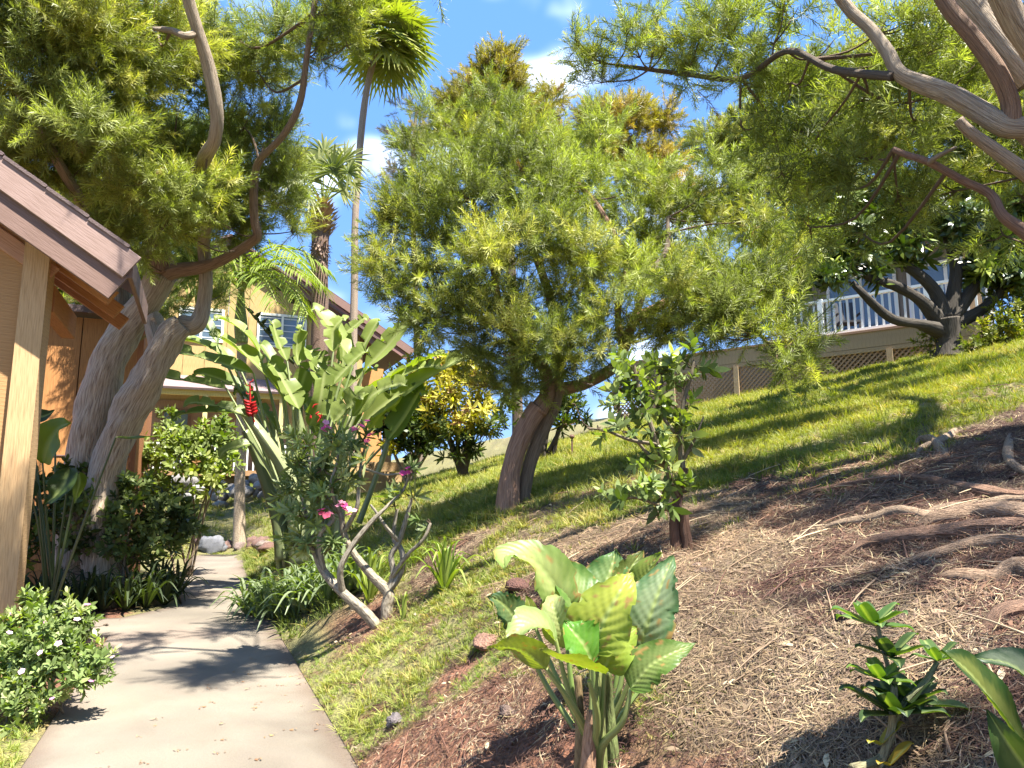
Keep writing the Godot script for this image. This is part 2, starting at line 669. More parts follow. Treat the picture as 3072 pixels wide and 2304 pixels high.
	lit.name = "leaf_litter"
	add_child(lit)
	meta(lit, "brown fallen needles and straw covering the slope under the trees", "leaf litter", "", "stuff")
	for b in 5:
		copies("needles", lm[b], xf[b], cf[b], lit).set_meta("kind", "stuff")


# ---------------------------------------------------------------- conifer-like trees with needle leaves
var tufts := []
var fine_tufts := []


func needle_tuft(n: int, shoot: float, leaf: float, width: float) -> ArrayMesh:
	var mb := MB.new()
	mb.tube([Vector4(0, 0, 0, 0.0035), Vector4(rr(-0.02, 0.02), shoot * 0.5, rr(-0.02, 0.02), 0.0028), Vector4(rr(-0.02, 0.02), shoot, 0, 0.0015)], 4, Color(0.8, 0.7, 0.6), 2)
	for k in n:
		var t := (k + rr(0, 1)) / n
		var a := k * 2.39996 + rr(-0.4, 0.4)
		var el := deg_to_rad(lerpf(72, 30, t) + rr(-14, 14))
		var out := Vector3(cos(a), 0, sin(a))
		var dir := (out * sin(el) + Vector3.UP * cos(el)).normalized()
		var side := dir.cross(out.cross(Vector3.UP)).cross(dir).normalized()
		side = dir.cross(Vector3.UP).normalized().rotated(dir, rr(-0.7, 0.7))
		var tone := rr(0.55, 1.35)
		var tip := rr(0.9, 1.2)
		mb.blade(Vector3(0, shoot * t, 0), dir, side, leaf * rr(0.7, 1.15) * (1.0 - 0.25 * t * t), width, Vector3.UP * rr(-0.28, 0.12) + out * rr(-0.05, 0.15), 2, Color(tone, tone, tone), Color(tone * tip, tone * tip, tone), 0.4)
	return mb.mesh(M.needle)


# scatter shoots over lobes inside the blobs of a crown; joins twigs from «nodes» (limb points) to every lobe
func crown(tree: Node3D, blobs: Array, nodes: Array, meshes: Array, o: Dictionary) -> void:
	var xf := []
	var cf := []
	for m in meshes:
		xf.append([])
		cf.append([])
	var twigs := MB.new()
	var dark: Color = o.get("dark", Color(0.18, 0.215, 0.055))
	var light: Color = o.get("light", Color(0.47, 0.51, 0.14))
	var young: Color = o.get("young", Color(0.68, 0.63, 0.15))
	var dens: float = o.get("density", 90.0)
	var size: float = o.get("size", 1.0)
	var lobe_r: float = o.get("lobe", 0.5)
	var up: float = o.get("up", 0.35)
	for b in blobs:
		var ctr := v3(b)
		var r: float = b.w
		var lr := minf(lobe_r, r * 0.6)
		var n := int(clampf(o.get("fill", 1.0) * 1.9 * pow(r / lr, 2.1), 2, 60))
		var near := ctr - Vector3.UP * r
		var best := 1e9
		for q in nodes:
			var d: float = v3(q).distance_to(ctr) + (0.6 if q.y > ctr.y else 0.0)
			if d < best:
				best = d
				near = v3(q)
		var hub := ctr - (ctr - near).limit_length(r * 0.4)
		if nodes.size() > 0:
			var thick: float = clampf(0.012 * r + 0.004 * best, 0.008, 0.035) * o.get("twig", 1.0)
			var bend := (near + hub) * 0.5 + Vector3(rr(-0.1, 0.1), rr(-0.2, 0.05), rr(-0.1, 0.1)) * best
			twigs.tube([v4(near, thick * 1.5), v4(bend, thick * 1.15), v4(hub, thick * 0.8)], 6, Color(0.3, 0.21, 0.14), 4)
		var blob_tone := rr(-0.12, 0.18)
		for k in n:
			var dirv := rdir()
			dirv.y = dirv.y * 0.85 + 0.1
			var c2 := ctr + dirv * (r - lr * 0.55) * pow(rng.randf(), 0.33)
			var r2 := lr * rr(0.65, 1.15)
			if nodes.size() > 0:
				var mid := (hub + c2) * 0.5 + Vector3(rr(-0.05, 0.05), rr(-0.1, 0.02), rr(-0.05, 0.05)) * r
				twigs.tube([v4(hub, 0.008 * o.get("twig", 1.0)), v4(mid, 0.006), v4(c2, 0.003)], 4, Color(0.28, 0.2, 0.13), 3)
			# the leaf colour of this branch: mature or a flush of new growth, by chance alone, wherever the branch is
			var is_young: bool = rng.randf() < o.get("p_young", 0.12)
			var own: Color = mixc(dark, light, rr(0.0, 0.8) + blob_tone)
			if is_young:
				own = mixc(own, young, rr(0.2, 0.85))
			var cnt := int(2.0 * dens * r2 * r2 / 0.13 * rr(0.7, 1.1))
			for q in cnt:
				var dv := rdir()
				var p := c2 + dv * r2 * (0.25 + 0.75 * sqrt(rng.randf())) * Vector3(1, 0.85, 1)
				var grow := (dv * 0.75 + dirv * 0.45 + Vector3.UP * up + rdir() * 0.45).normalized()
				var m := rng.randi() % meshes.size()
				xf[m].append(Transform3D(upright(grow, rr(0, TAU)) * (size * rr(0.6, 1.3)), p))
				var col := own * rr(0.7, 1.25)
				col.a = 1.0
				if rng.randf() < o.get("p_dead", 0.004):
					col = Color(0.3, 0.16, 0.07)
				cf[m].append(col)
	for m in meshes.size():
		if xf[m].size():
			copies("crown", meshes[m], xf[m], cf[m], tree).set_meta("kind", "stuff")
	if nodes.size() > 0:
		part_w("twigs", twigs, M.bark, tree).set_meta("kind", "stuff")


func limb(tree: Node3D, called: String, pts: Array, col: Color, mat_: Material, sides := 10, lumps := 0.06) -> Array:
	var mb := MB.new()
	mb.tube(pts, sides, col, 5, lumps, rr(0, 9))
	part_w(called, mb, mat_, tree)
	# points along it for the twigs to start from
	var out := []
	for k in pts.size() - 1:
		for t in [0.0, 0.5]:
			out.append((pts[k] as Vector4).lerp(pts[k + 1], t))
	out.append(pts[pts.size() - 1])
	return out


func build_trees() -> void:
	for q in [[62, 0.3, 0.115], [50, 0.22, 0.13], [70, 0.36, 0.1], [44, 0.3, 0.1], [64, 0.26, 0.09], [36, 0.2, 0.12], [78, 0.42, 0.11]]:
		tufts.append(needle_tuft(q[0], q[1], q[2], 0.0075))
	for k in 3:
		fine_tufts.append(needle_tuft(60, 0.3, 0.11, 0.01))
	var tan := Color(0.58, 0.49, 0.38)
	var pink := Color(0.46, 0.29, 0.2)
	# ---- the forked tree by the house
	var t := thing("fern_pine", "tall fern pine with two thick forked tan trunks against the orange house wall", "tree", Vector3(-6.176, 0.000, -11.200))
	var nodes := []
	nodes += limb(t, "trunk", [Vector4(-6.414, -0.179, -11.200, 0.369), Vector4(-6.477, 0.824, -11.200, 0.326), Vector4(-6.493, 1.857, -11.200, 0.310), Vector4(-6.354, 2.765, -11.100, 0.289), Vector4(-6.181, 3.536, -11.000, 0.262), Vector4(-5.840, 4.164, -10.900, 0.219), Vector4(-5.504, 4.573, -10.800, 0.218), Vector4(-5.291, 4.907, -10.700, 0.211)], tan, M.bark, 18, 0.13)
	nodes += limb(t, "trunk", [Vector4(-5.863, -0.133, -10.900, 0.279), Vector4(-6.000, 1.242, -10.900, 0.244), Vector4(-5.995, 1.985, -10.900, 0.233), Vector4(-5.708, 2.732, -10.800, 0.247), Vector4(-5.441, 3.203, -10.700, 0.240), Vector4(-5.197, 3.602, -10.600, 0.219), Vector4(-4.988, 3.915, -10.500, 0.190), Vector4(-4.843, 4.068, -10.500, 0.150)], tan, M.bark, 16, 0.17)
	nodes += limb(t, "limb", [Vector4(-5.286, 4.835, -10.700, 0.231), Vector4(-5.354, 5.089, -10.700, 0.190), Vector4(-5.441, 5.309, -10.700, 0.169), Vector4(-5.504, 5.494, -10.700, 0.156)], pink, M.bark, 12, 0.1)
	nodes += limb(t, "limb", [Vector4(-5.335, 4.835, -10.700, 0.131), Vector4(-5.050, 4.912, -10.600, 0.110), Vector4(-4.616, 4.898, -10.400, 0.094), Vector4(-4.199, 4.945, -10.200, 0.077), Vector4(-3.667, 5.117, -9.900, 0.066), Vector4(-3.565, 5.196, -9.800, 0.065), Vector4(-3.587, 5.394, -9.700, 0.061), Vector4(-3.538, 5.781, -9.500, 0.055), Vector4(-3.413, 6.035, -9.300, 0.049), Vector4(-3.006, 6.253, -9.000, 0.044), Vector4(-2.745, 6.596, -8.800, 0.043), Vector4(-2.622, 7.131, -8.600, 0.038), Vector4(-2.452, 8.155, -8.400, 0.034)], Color(0.42, 0.3, 0.22), M.bark, 10, 0.05)
	nodes += limb(t, "limb", [Vector4(-5.287, 4.187, -10.700, 0.139), Vector4(-5.386, 4.116, -10.700, 0.118), Vector4(-5.260, 3.811, -10.600, 0.123), Vector4(-5.186, 3.463, -10.600, 0.150)], Color(0.62, 0.52, 0.4), M.bark, 10, 0.1)
	nodes += limb(t, "limb", [Vector4(-4.922, 4.078, -10.600, 0.151), Vector4(-4.683, 4.092, -10.600, 0.138), Vector4(-4.600, 4.411, -10.600, 0.111), Vector4(-4.552, 4.844, -10.500, 0.096), Vector4(-4.575, 5.311, -10.400, 0.089), Vector4(-4.129, 5.556, -9.600, 0.070)], tan, M.bark, 10, 0.06)
	nodes += limb(t, "limb", [Vector4(-6.028, 4.261, -11.000, 0.171), Vector4(-6.099, 4.778, -11.000, 0.144), Vector4(-6.046, 5.159, -10.800, 0.128), Vector4(-5.661, 5.592, -10.200, 0.108)], Color(0.3, 0.26, 0.2), M.bark, 10, 0.06)
	nodes += limb(t, "limb", [Vector4(-5.487, 5.457, -10.700, 0.127), Vector4(-4.967, 5.723, -10.000, 0.100), Vector4(-4.110, 5.750, -9.000, 0.085), Vector4(-3.678, 5.660, -8.300, 0.084), Vector4(-3.469, 5.684, -8.000, 0.076), Vector4(-3.383, 5.920, -7.800, 0.074), Vector4(-3.410, 6.312, -7.600, 0.073), Vector4(-3.472, 6.631, -7.400, 0.067), Vector4(-3.522, 6.933, -7.200, 0.065), Vector4(-3.518, 7.218, -7.000, 0.059)], tan, M.bark, 10, 0.06)
	nodes += limb(t, "limb", [Vector4(-3.487, 6.631, -7.400, 0.046), Vector4(-3.563, 6.518, -7.300, 0.040), Vector4(-3.719, 6.584, -7.300, 0.035), Vector4(-3.869, 6.537, -7.200, 0.020)], tan, M.bark, 8, 0.06)
	nodes += limb(t, "limb", [Vector4(-5.972, 4.865, -10.800, 0.113), Vector4(-5.768, 5.288, -9.600, 0.083), Vector4(-5.572, 5.649, -8.400, 0.062), Vector4(-5.530, 6.031, -7.600, 0.047), Vector4(-5.654, 6.409, -7.000, 0.034)], tan, M.bark, 8, 0.06)
	crown(t, [Vector4(-5.362, 6.687, -7.400, 0.769), Vector4(-4.817, 6.768, -7.600, 0.684), Vector4(-4.300, 7.103, -8.000, 0.610), Vector4(-5.115, 6.031, -7.600, 0.726), Vector4(-4.796, 6.445, -8.200, 0.672), Vector4(-4.559, 6.974, -9.200, 0.691), Vector4(-6.231, 5.809, -8.600, 0.637), Vector4(-5.659, 5.845, -8.800, 0.651), Vector4(-5.292, 6.205, -9.400, 0.696), Vector4(-4.822, 6.502, -10.000, 0.673), Vector4(-6.153, 5.806, -10.200, 0.611), Vector4(-5.512, 5.889, -10.400, 0.623), Vector4(-4.847, 6.047, -10.600, 0.636), Vector4(-3.728, 7.565, -9.600, 0.593), Vector4(-3.225, 7.936, -9.200, 0.637), Vector4(-3.975, 7.007, -10.000, 0.610), Vector4(-4.125, 6.503, -10.300, 0.554), Vector4(-3.461, 6.310, -10.200, 0.479), Vector4(-3.629, 6.999, -10.400, 0.422), Vector4(-4.063, 7.862, -9.400, 0.714), Vector4(-3.236, 5.723, -10.000, 0.333), Vector4(-3.781, 5.889, -10.400, 0.415), Vector4(-3.146, 5.380, -10.200, 0.203), Vector4(-5.878, 6.223, -7.200, 0.793), Vector4(-6.596, 5.710, -8.400, 0.792), Vector4(-4.179, 5.599, -10.400, 0.414), Vector4(-3.957, 5.173, -8.400, 0.347), Vector4(-4.475, 5.037, -8.800, 0.351), Vector4(-4.474, 5.202, -8.200, 0.411), Vector4(-4.006, 5.196, -9.200, 0.305), Vector4(-4.549, 5.477, -7.600, 0.411), Vector4(-3.767, 5.558, -9.000, 0.301), Vector4(-5.273, 5.004, -9.200, 0.365), Vector4(-5.100, 4.890, -9.600, 0.285)], nodes, tufts, {"density": 33.0, "size": 1.05, "p_young": 0.25})
	crown(t, [Vector4(-2.212, 7.585, -8.600, 0.358), Vector4(-2.049, 7.807, -8.500, 0.355), Vector4(-2.522, 7.327, -8.800, 0.273), Vector4(-2.454, 7.788, -8.700, 0.363), Vector4(-2.054, 7.293, -8.600, 0.154)], nodes, tufts, {"density": 30.0, "size": 0.95, "p_young": 0.4, "light": Color(0.38, 0.4, 0.08)})
	crown(t, [Vector4(-6.703, 4.909, -12.000, 0.470), Vector4(-6.443, 5.295, -12.200, 0.480), Vector4(-5.420, 5.906, -11.600, 0.461), Vector4(-5.232, 5.252, -11.800, 0.348), Vector4(-7.073, 5.560, -12.000, 0.553), Vector4(-6.041, 4.428, -12.000, 0.234), Vector4(-4.863, 5.909, -11.000, 0.365), Vector4(-4.739, 4.797, -11.600, 0.227)], nodes, tufts, {"density": 45.0, "size": 0.95, "p_young": 0.05})
	# ---- the leaning tree on the lawn
	t = thing("fern_pine", "leaning fern pine with pinkish trunk and a cut stub in the middle of the lawn", "tree", Vector3(-0.006, 1.425, -9.100))
	nodes = []
	nodes += limb(t, "trunk", [Vector4(-0.057, 1.237, -9.100, 0.176), Vector4(-0.046, 1.517, -9.100, 0.148), Vector4(-0.017, 1.856, -9.100, 0.126), Vector4(0.081, 2.199, -9.100, 0.121), Vector4(0.231, 2.517, -9.100, 0.121), Vector4(0.336, 2.662, -9.100, 0.128)], pink, M.bark, 14, 0.07)
	nodes += limb(t, "trunk", [Vector4(0.127, 1.232, -9.250, 0.115), Vector4(0.145, 1.573, -9.250, 0.093), Vector4(0.245, 2.035, -9.250, 0.087), Vector4(0.423, 2.474, -9.250, 0.094), Vector4(0.525, 2.740, -9.250, 0.112), Vector4(0.557, 3.039, -9.250, 0.101), Vector4(0.623, 3.350, -9.300, 0.084)], Color(0.32, 0.24, 0.17), M.bark, 12, 0.07)
	nodes += limb(t, "limb", [Vector4(0.313, 2.604, -9.100, 0.127), Vector4(0.442, 2.838, -9.100, 0.093), Vector4(0.421, 3.133, -9.100, 0.076), Vector4(0.197, 3.351, -9.000, 0.064), Vector4(-0.035, 3.596, -8.900, 0.052), Vector4(-0.139, 3.862, -8.900, 0.041), Vector4(-0.272, 4.558, -9.000, 0.036), Vector4(-0.527, 5.453, -9.200, 0.031)], pink, M.bark, 10, 0.05)
	nodes += limb(t, "limb", [Vector4(0.586, 2.919, -9.250, 0.089), Vector4(0.907, 2.971, -9.200, 0.077), Vector4(1.296, 3.175, -9.000, 0.069), Vector4(1.415, 3.449, -8.900, 0.069), Vector4(1.520, 3.719, -8.800, 0.063), Vector4(1.778, 3.840, -8.700, 0.057), Vector4(1.964, 3.986, -8.700, 0.045), Vector4(2.075, 4.221, -8.700, 0.034)], pink, M.bark, 10, 0.05)
	nodes += limb(t, "limb", [Vector4(1.373, 3.390, -8.900, 0.052), Vector4(1.338, 3.768, -9.000, 0.047), Vector4(1.378, 4.097, -9.100, 0.048), Vector4(1.477, 4.625, -9.200, 0.042), Vector4(1.090, 5.538, -9.400, 0.038), Vector4(0.670, 6.030, -9.600, 0.026)], pink, M.bark, 8, 0.05)
	nodes += limb(t, "limb", [Vector4(1.520, 3.719, -8.800, 0.046), Vector4(1.676, 4.221, -8.700, 0.046), Vector4(1.937, 4.612, -8.800, 0.035), Vector4(2.007, 5.117, -9.000, 0.024)], Color(0.28, 0.22, 0.16), M.bark, 8, 0.05)
	nodes += limb(t, "limb", [Vector4(0.592, 3.229, -9.300, 0.078), Vector4(0.515, 4.118, -9.400, 0.061), Vector4(0.153, 5.288, -9.600, 0.051), Vector4(-0.172, 6.403, -9.800, 0.033)], Color(0.28, 0.22, 0.16), M.bark, 8, 0.05)
	nodes += limb(t, "limb", [Vector4(1.953, 3.986, -8.700, 0.028), Vector4(2.296, 3.930, -8.500, 0.022), Vector4(2.694, 3.620, -8.400, 0.019), Vector4(3.072, 3.211, -8.300, 0.013)], Color(0.28, 0.22, 0.16), M.bark, 6, 0.03)
	crown(t, [Vector4(-1.580, 4.625, -9.200, 0.424), Vector4(-1.409, 5.210, -9.400, 0.436), Vector4(-1.118, 5.781, -9.500, 0.508), Vector4(-1.166, 4.220, -9.100, 0.446), Vector4(-0.866, 4.681, -9.000, 0.534), Vector4(-0.700, 6.403, -9.800, 0.528), Vector4(-0.526, 5.324, -9.200, 0.551), Vector4(-0.312, 7.007, -10.000, 0.475), Vector4(-0.038, 5.803, -9.400, 0.598), Vector4(-0.269, 4.403, -8.900, 0.526), Vector4(-0.620, 3.828, -9.000, 0.351), Vector4(0.294, 6.666, -9.900, 0.502), Vector4(0.588, 5.472, -9.400, 0.595), Vector4(0.317, 4.646, -8.900, 0.557), Vector4(0.893, 6.452, -9.900, 0.500), Vector4(1.243, 5.690, -9.600, 0.609), Vector4(1.381, 6.862, -10.000, 0.372), Vector4(0.973, 4.681, -9.000, 0.564), Vector4(0.670, 4.069, -9.000, 0.470), Vector4(0.081, 3.803, -8.900, 0.347), Vector4(1.823, 5.826, -9.600, 0.481), Vector4(1.786, 4.877, -9.200, 0.547), Vector4(2.214, 4.558, -9.000, 0.474), Vector4(1.462, 4.132, -8.800, 0.432), Vector4(1.050, 3.660, -8.800, 0.343), Vector4(2.623, 4.371, -8.800, 0.404), Vector4(2.767, 3.842, -8.600, 0.392), Vector4(2.285, 3.645, -8.500, 0.414), Vector4(1.860, 3.498, -8.600, 0.334), Vector4(3.013, 3.453, -8.400, 0.326), Vector4(3.326, 3.231, -8.400, 0.271), Vector4(2.685, 3.425, -8.400, 0.250), Vector4(3.537, 3.612, -8.600, 0.223), Vector4(0.711, 3.273, -8.900, 0.258), Vector4(0.255, 3.292, -9.000, 0.290), Vector4(-1.510, 5.623, -9.600, 0.288), Vector4(-1.326, 6.403, -9.800, 0.363), Vector4(-1.058, 7.007, -10.000, 0.339), Vector4(2.274, 5.341, -9.400, 0.437), Vector4(2.648, 5.132, -9.200, 0.305), Vector4(-1.866, 4.468, -9.300, 0.195), Vector4(3.114, 4.282, -8.900, 0.321), Vector4(0.411, 3.385, -8.600, 0.333), Vector4(0.079, 3.463, -8.700, 0.309), Vector4(-0.260, 3.694, -8.700, 0.339), Vector4(-0.853, 3.768, -9.000, 0.292), Vector4(-0.616, 3.470, -9.000, 0.262), Vector4(1.882, 3.550, -8.700, 0.225), Vector4(1.600, 3.550, -8.700, 0.237), Vector4(2.115, 3.532, -8.500, 0.220), Vector4(2.416, 3.481, -8.400, 0.218), Vector4(1.225, 3.789, -8.400, 0.274), Vector4(1.863, 3.874, -8.300, 0.271), Vector4(2.793, 5.648, -9.200, 0.338), Vector4(3.187, 5.054, -9.000, 0.328), Vector4(3.478, 4.524, -8.900, 0.293), Vector4(3.316, 3.986, -8.700, 0.284), Vector4(-1.477, 4.125, -9.200, 0.270), Vector4(-1.717, 5.079, -9.400, 0.249)], nodes, tufts, {"density": 31.0, "size": 1.0, "p_young": 0.32})
	# drooping lower sprays
	crown(t, [Vector4(0.744, 3.356, -8.600, 0.222), Vector4(1.009, 3.251, -8.500, 0.197), Vector4(0.081, 2.999, -9.000, 0.185), Vector4(0.311, 2.853, -9.000, 0.150), Vector4(0.644, 3.081, -8.800, 0.170), Vector4(1.900, 4.012, -8.200, 0.215), Vector4(3.395, 3.030, -8.200, 0.137), Vector4(3.076, 2.977, -8.200, 0.158), Vector4(-0.387, 3.312, -9.100, 0.211), Vector4(-0.153, 2.912, -9.200, 0.177), Vector4(-1.200, 3.756, -9.200, 0.251), Vector4(-0.643, 4.153, -9.300, 0.273)], nodes, tufts, {"density": 55.0, "size": 0.95, "p_young": 0.3, "up": 0.0})
	# ---- the tree whose limbs reach in over the slope
	t = thing("fern_pine", "fern pine over the mulched slope with bare tan limbs and surface roots", "tree", Vector3(4.100, 2.120, -4.900))
	nodes = []
	nodes += limb(t, "trunk", [Vector4(4.193, 1.412, -4.900, 0.397), Vector4(4.148, 1.776, -4.900, 0.309), Vector4(4.104, 2.237, -4.850, 0.267), Vector4(4.049, 2.861, -4.800, 0.238), Vector4(3.909, 3.380, -4.700, 0.199), Vector4(3.683, 3.697, -4.600, 0.142)], tan, M.bark, 16, 0.08)
	nodes += limb(t, "limb", [Vector4(3.798, 3.555, -4.650, 0.112), Vector4(3.420, 3.908, -4.500, 0.081), Vector4(3.244, 3.966, -4.500, 0.073), Vector4(3.106, 4.106, -4.550, 0.069), Vector4(2.963, 4.252, -4.600, 0.065), Vector4(2.826, 4.390, -4.700, 0.058), Vector4(2.722, 4.498, -4.750, 0.050), Vector4(2.676, 4.701, -4.800, 0.048), Vector4(2.600, 4.909, -4.850, 0.043), Vector4(2.488, 5.093, -4.900, 0.041), Vector4(2.378, 5.289, -4.900, 0.038), Vector4(2.344, 5.716, -5.000, 0.036)], tan, M.bark, 12, 0.1)
	nodes += limb(t, "limb", [Vector4(3.271, 3.940, -4.500, 0.068), Vector4(3.260, 4.092, -4.450, 0.055), Vector4(3.165, 4.291, -4.400, 0.055), Vector4(3.037, 4.521, -4.400, 0.052), Vector4(2.877, 4.772, -4.400, 0.050), Vector4(2.766, 5.078, -4.400, 0.048)], Color(0.4, 0.27, 0.19), M.bark, 12, 0.06)
	nodes += limb(t, "limb", [Vector4(3.854, 3.828, -4.600, 0.096), Vector4(3.405, 4.244, -4.300, 0.081), Vector4(3.172, 4.497, -4.200, 0.075), Vector4(2.974, 4.774, -4.100, 0.069)], tan, M.bark, 12, 0.08)
	nodes += limb(t, "limb", [Vector4(3.916, 3.185, -4.700, 0.081), Vector4(3.627, 3.469, -4.600, 0.058), Vector4(3.346, 3.643, -4.500, 0.048), Vector4(3.165, 3.794, -4.500, 0.042), Vector4(3.011, 3.924, -4.500, 0.037), Vector4(2.943, 4.012, -4.500, 0.034)], Color(0.62, 0.5, 0.38), M.bark, 10, 0.1)
	nodes += limb(t, "limb", [Vector4(3.949, 2.880, -4.750, 0.087), Vector4(3.583, 3.087, -4.600, 0.054), Vector4(3.367, 3.277, -4.600, 0.043), Vector4(3.235, 3.389, -4.600, 0.034), Vector4(3.208, 3.555, -4.650, 0.031), Vector4(3.064, 3.677, -4.700, 0.028), Vector4(2.855, 3.803, -4.700, 0.025), Vector4(2.730, 3.885, -4.750, 0.022), Vector4(2.666, 3.954, -4.800, 0.019)], pink, M.bark, 10, 0.08)
	nodes += limb(t, "limb", [Vector4(2.839, 3.803, -4.700, 0.019), Vector4(2.861, 3.811, -4.600, 0.015), Vector4(2.910, 3.817, -4.500, 0.009)], Color(0.62, 0.5, 0.38), M.bark, 8, 0.05)
	nodes += limb(t, "limb", [Vector4(2.681, 4.473, -4.750, 0.033), Vector4(2.476, 4.808, -5.200, 0.029), Vector4(2.292, 5.226, -5.600, 0.027), Vector4(2.097, 5.343, -6.200, 0.025), Vector4(1.743, 5.760, -6.800, 0.023), Vector4(1.108, 6.115, -7.200, 0.020)], Color(0.2, 0.16, 0.12), M.bark, 8, 0.05)
	crown(t, [Vector4(0.861, 6.169, -7.200, 0.248), Vector4(0.691, 6.385, -7.200, 0.139), Vector4(1.273, 6.145, -7.000, 0.241), Vector4(1.232, 6.409, -7.000, 0.155), Vector4(1.615, 6.116, -6.800, 0.235), Vector4(1.893, 6.132, -6.600, 0.274), Vector4(1.743, 5.760, -6.800, 0.280), Vector4(2.112, 5.923, -6.300, 0.305), Vector4(2.165, 5.465, -6.400, 0.263), Vector4(0.969, 5.962, -7.300, 0.170), Vector4(1.506, 6.497, -6.900, 0.134)], nodes, tufts, {"density": 40.0, "size": 0.85, "p_young": 0.2, "up": 0.6})
	crown(t, [Vector4(2.346, 5.576, -5.800, 0.362), Vector4(2.435, 5.132, -6.000, 0.328), Vector4(2.651, 4.650, -6.000, 0.324), Vector4(2.728, 5.271, -5.800, 0.319), Vector4(2.873, 4.728, -5.600, 0.305), Vector4(3.020, 4.381, -5.800, 0.351), Vector4(2.871, 4.224, -6.200, 0.331), Vector4(3.082, 5.299, -5.400, 0.337), Vector4(3.257, 4.511, -5.500, 0.298), Vector4(3.360, 5.054, -5.400, 0.335), Vector4(3.723, 4.852, -5.600, 0.344), Vector4(3.933, 5.437, -5.600, 0.388), Vector4(4.314, 5.184, -5.800, 0.398), Vector4(2.542, 4.400, -6.400, 0.300), Vector4(2.685, 3.953, -6.400, 0.254), Vector4(3.614, 4.051, -5.800, 0.310), Vector4(3.280, 4.053, -5.900, 0.315), Vector4(4.012, 4.303, -5.900, 0.356), Vector4(4.434, 4.650, -6.000, 0.365), Vector4(4.264, 3.970, -5.800, 0.309), Vector4(3.050, 3.835, -6.200, 0.246), Vector4(3.865, 3.614, -5.600, 0.222), Vector4(2.309, 4.857, -6.400, 0.259)], nodes, tufts, {"density": 28.0, "size": 0.98, "p_young": 0.2, "fill": 0.8})
	# the part of its crown over the viewer and beyond the picture, which dapples path and slope
	for q in [[Vector4(3.6, 4.4, -4.7, 0.11), Vector4(2.6, 5.9, -4.8, 0.08), Vector4(0.8, 6.9, -5.0, 0.05), Vector4(-1.2, 7.3, -5.4, 0.03)], [Vector4(3.8, 4.4, -4.8, 0.12), Vector4(4.9, 6.0, -3.4, 0.08), Vector4(4.8, 6.8, -1.6, 0.04)], [Vector4(3.9, 4.4, -4.9, 0.12), Vector4(5.8, 6.8, -6.2, 0.09), Vector4(6.8, 8.6, -8.0, 0.06), Vector4(7.0, 9.3, -9.4, 0.03)]]:
		nodes += limb(t, "limb", q, tan, M.bark, 10, 0.06)
	var over := []
	for k in 11:
		over.append(Vector4(rr(-2.3, 0.2), rr(6.8, 7.6), rr(-7.0, -4.0), rr(0.22, 0.42)))
	for k in 17:
		over.append(Vector4(rr(3.0, 6.0), rr(6.0, 7.4), rr(-3.6, 0.2), rr(0.25, 0.55)))
	for k in 16:
		var z := rr(-10.4, -6.0)
		over.append(Vector4(rr(4.6, 9.0), 2.8 - z * 0.72 + rr(0.0, 0.8), z, rr(0.35, 0.75)))
	crown(t, over, nodes, tufts, {"density": 34.0, "size": 1.05, "p_young": 0.1, "fill": 0.8})
	# surface roots spreading down from the trunk
	for r in [[Vector3(2.711, 1.552, -3.542), Vector3(2.562, 1.526, -3.707), Vector3(2.554, 1.572, -4.066), Vector3(2.584, 1.615, -4.321), Vector3(2.533, 1.638, -4.622), Vector3(2.351, 1.611, -4.848), Vector3(2.070, 1.550, -5.060), Vector3(1.917, 1.515, -5.166)], [Vector3(2.584, 1.501, -3.469), Vector3(2.534, 1.517, -3.709), Vector3(2.402, 1.491, -3.835), Vector3(2.294, 1.464, -3.900), Vector3(2.161, 1.418, -3.886), Vector3(2.101, 1.397, -3.890)], [Vector3(2.489, 1.445, -3.296), Vector3(2.382, 1.437, -3.499), Vector3(2.300, 1.436, -3.681), Vector3(2.198, 1.404, -3.707), Vector3(2.106, 1.379, -3.751), Vector3(2.023, 1.353, -3.775)],
			[Vector3(2.282, 1.343, -3.088), Vector3(2.168, 1.324, -3.233), Vector3(2.063, 1.305, -3.357), Vector3(1.942, 1.267, -3.405), Vector3(1.848, 1.235, -3.429), Vector3(1.774, 1.211, -3.453)], [Vector3(2.044, 1.200, -2.747), Vector3(1.876, 1.138, -2.776), Vector3(1.788, 1.103, -2.782), Vector3(1.707, 1.067, -2.768)], [Vector3(2.090, 1.227, -2.804), Vector3(2.058, 1.250, -3.022), Vector3(1.969, 1.223, -3.066), Vector3(1.855, 1.190, -3.132), Vector3(1.785, 1.176, -3.216)], [Vector3(2.210, 1.411, -3.725), Vector3(2.105, 1.416, -4.008), Vector3(1.979, 1.388, -4.114), Vector3(1.836, 1.359, -4.260), Vector3(1.696, 1.322, -4.346)], [Vector3(2.857, 1.633, -3.813), Vector3(2.950, 1.727, -4.325), Vector3(3.317, 1.901, -4.884), Vector3(3.551, 2.003, -5.192)], [Vector3(2.956, 1.814, -5.019), Vector3(3.112, 1.903, -5.390), Vector3(3.133, 1.935, -5.608), Vector3(3.025, 1.893, -5.513)], [Vector3(3.550, 2.081, -5.868), Vector3(3.216, 1.939, -5.445), Vector3(2.954, 1.847, -5.297), Vector3(2.826, 1.786, -5.104)], [Vector3(2.375, 1.412, -3.342), Vector3(2.182, 1.364, -3.470), Vector3(2.014, 1.323, -3.598), Vector3(1.816, 1.273, -3.746), Vector3(1.643, 1.222, -3.836)]]:
		var pts := []
		var rad := rr(0.036, 0.055)
		for k in r.size():
			var p: Vector3 = r[k]
			pts.append(Vector4(p.x, ground(p.x, p.z) + rad * (0.62 + rr(-0.2, 0.3) if k > 0 and k < r.size() - 1 else -0.4), p.z, rad * (1.15 - 0.75 * float(k) / (r.size() - 1))))
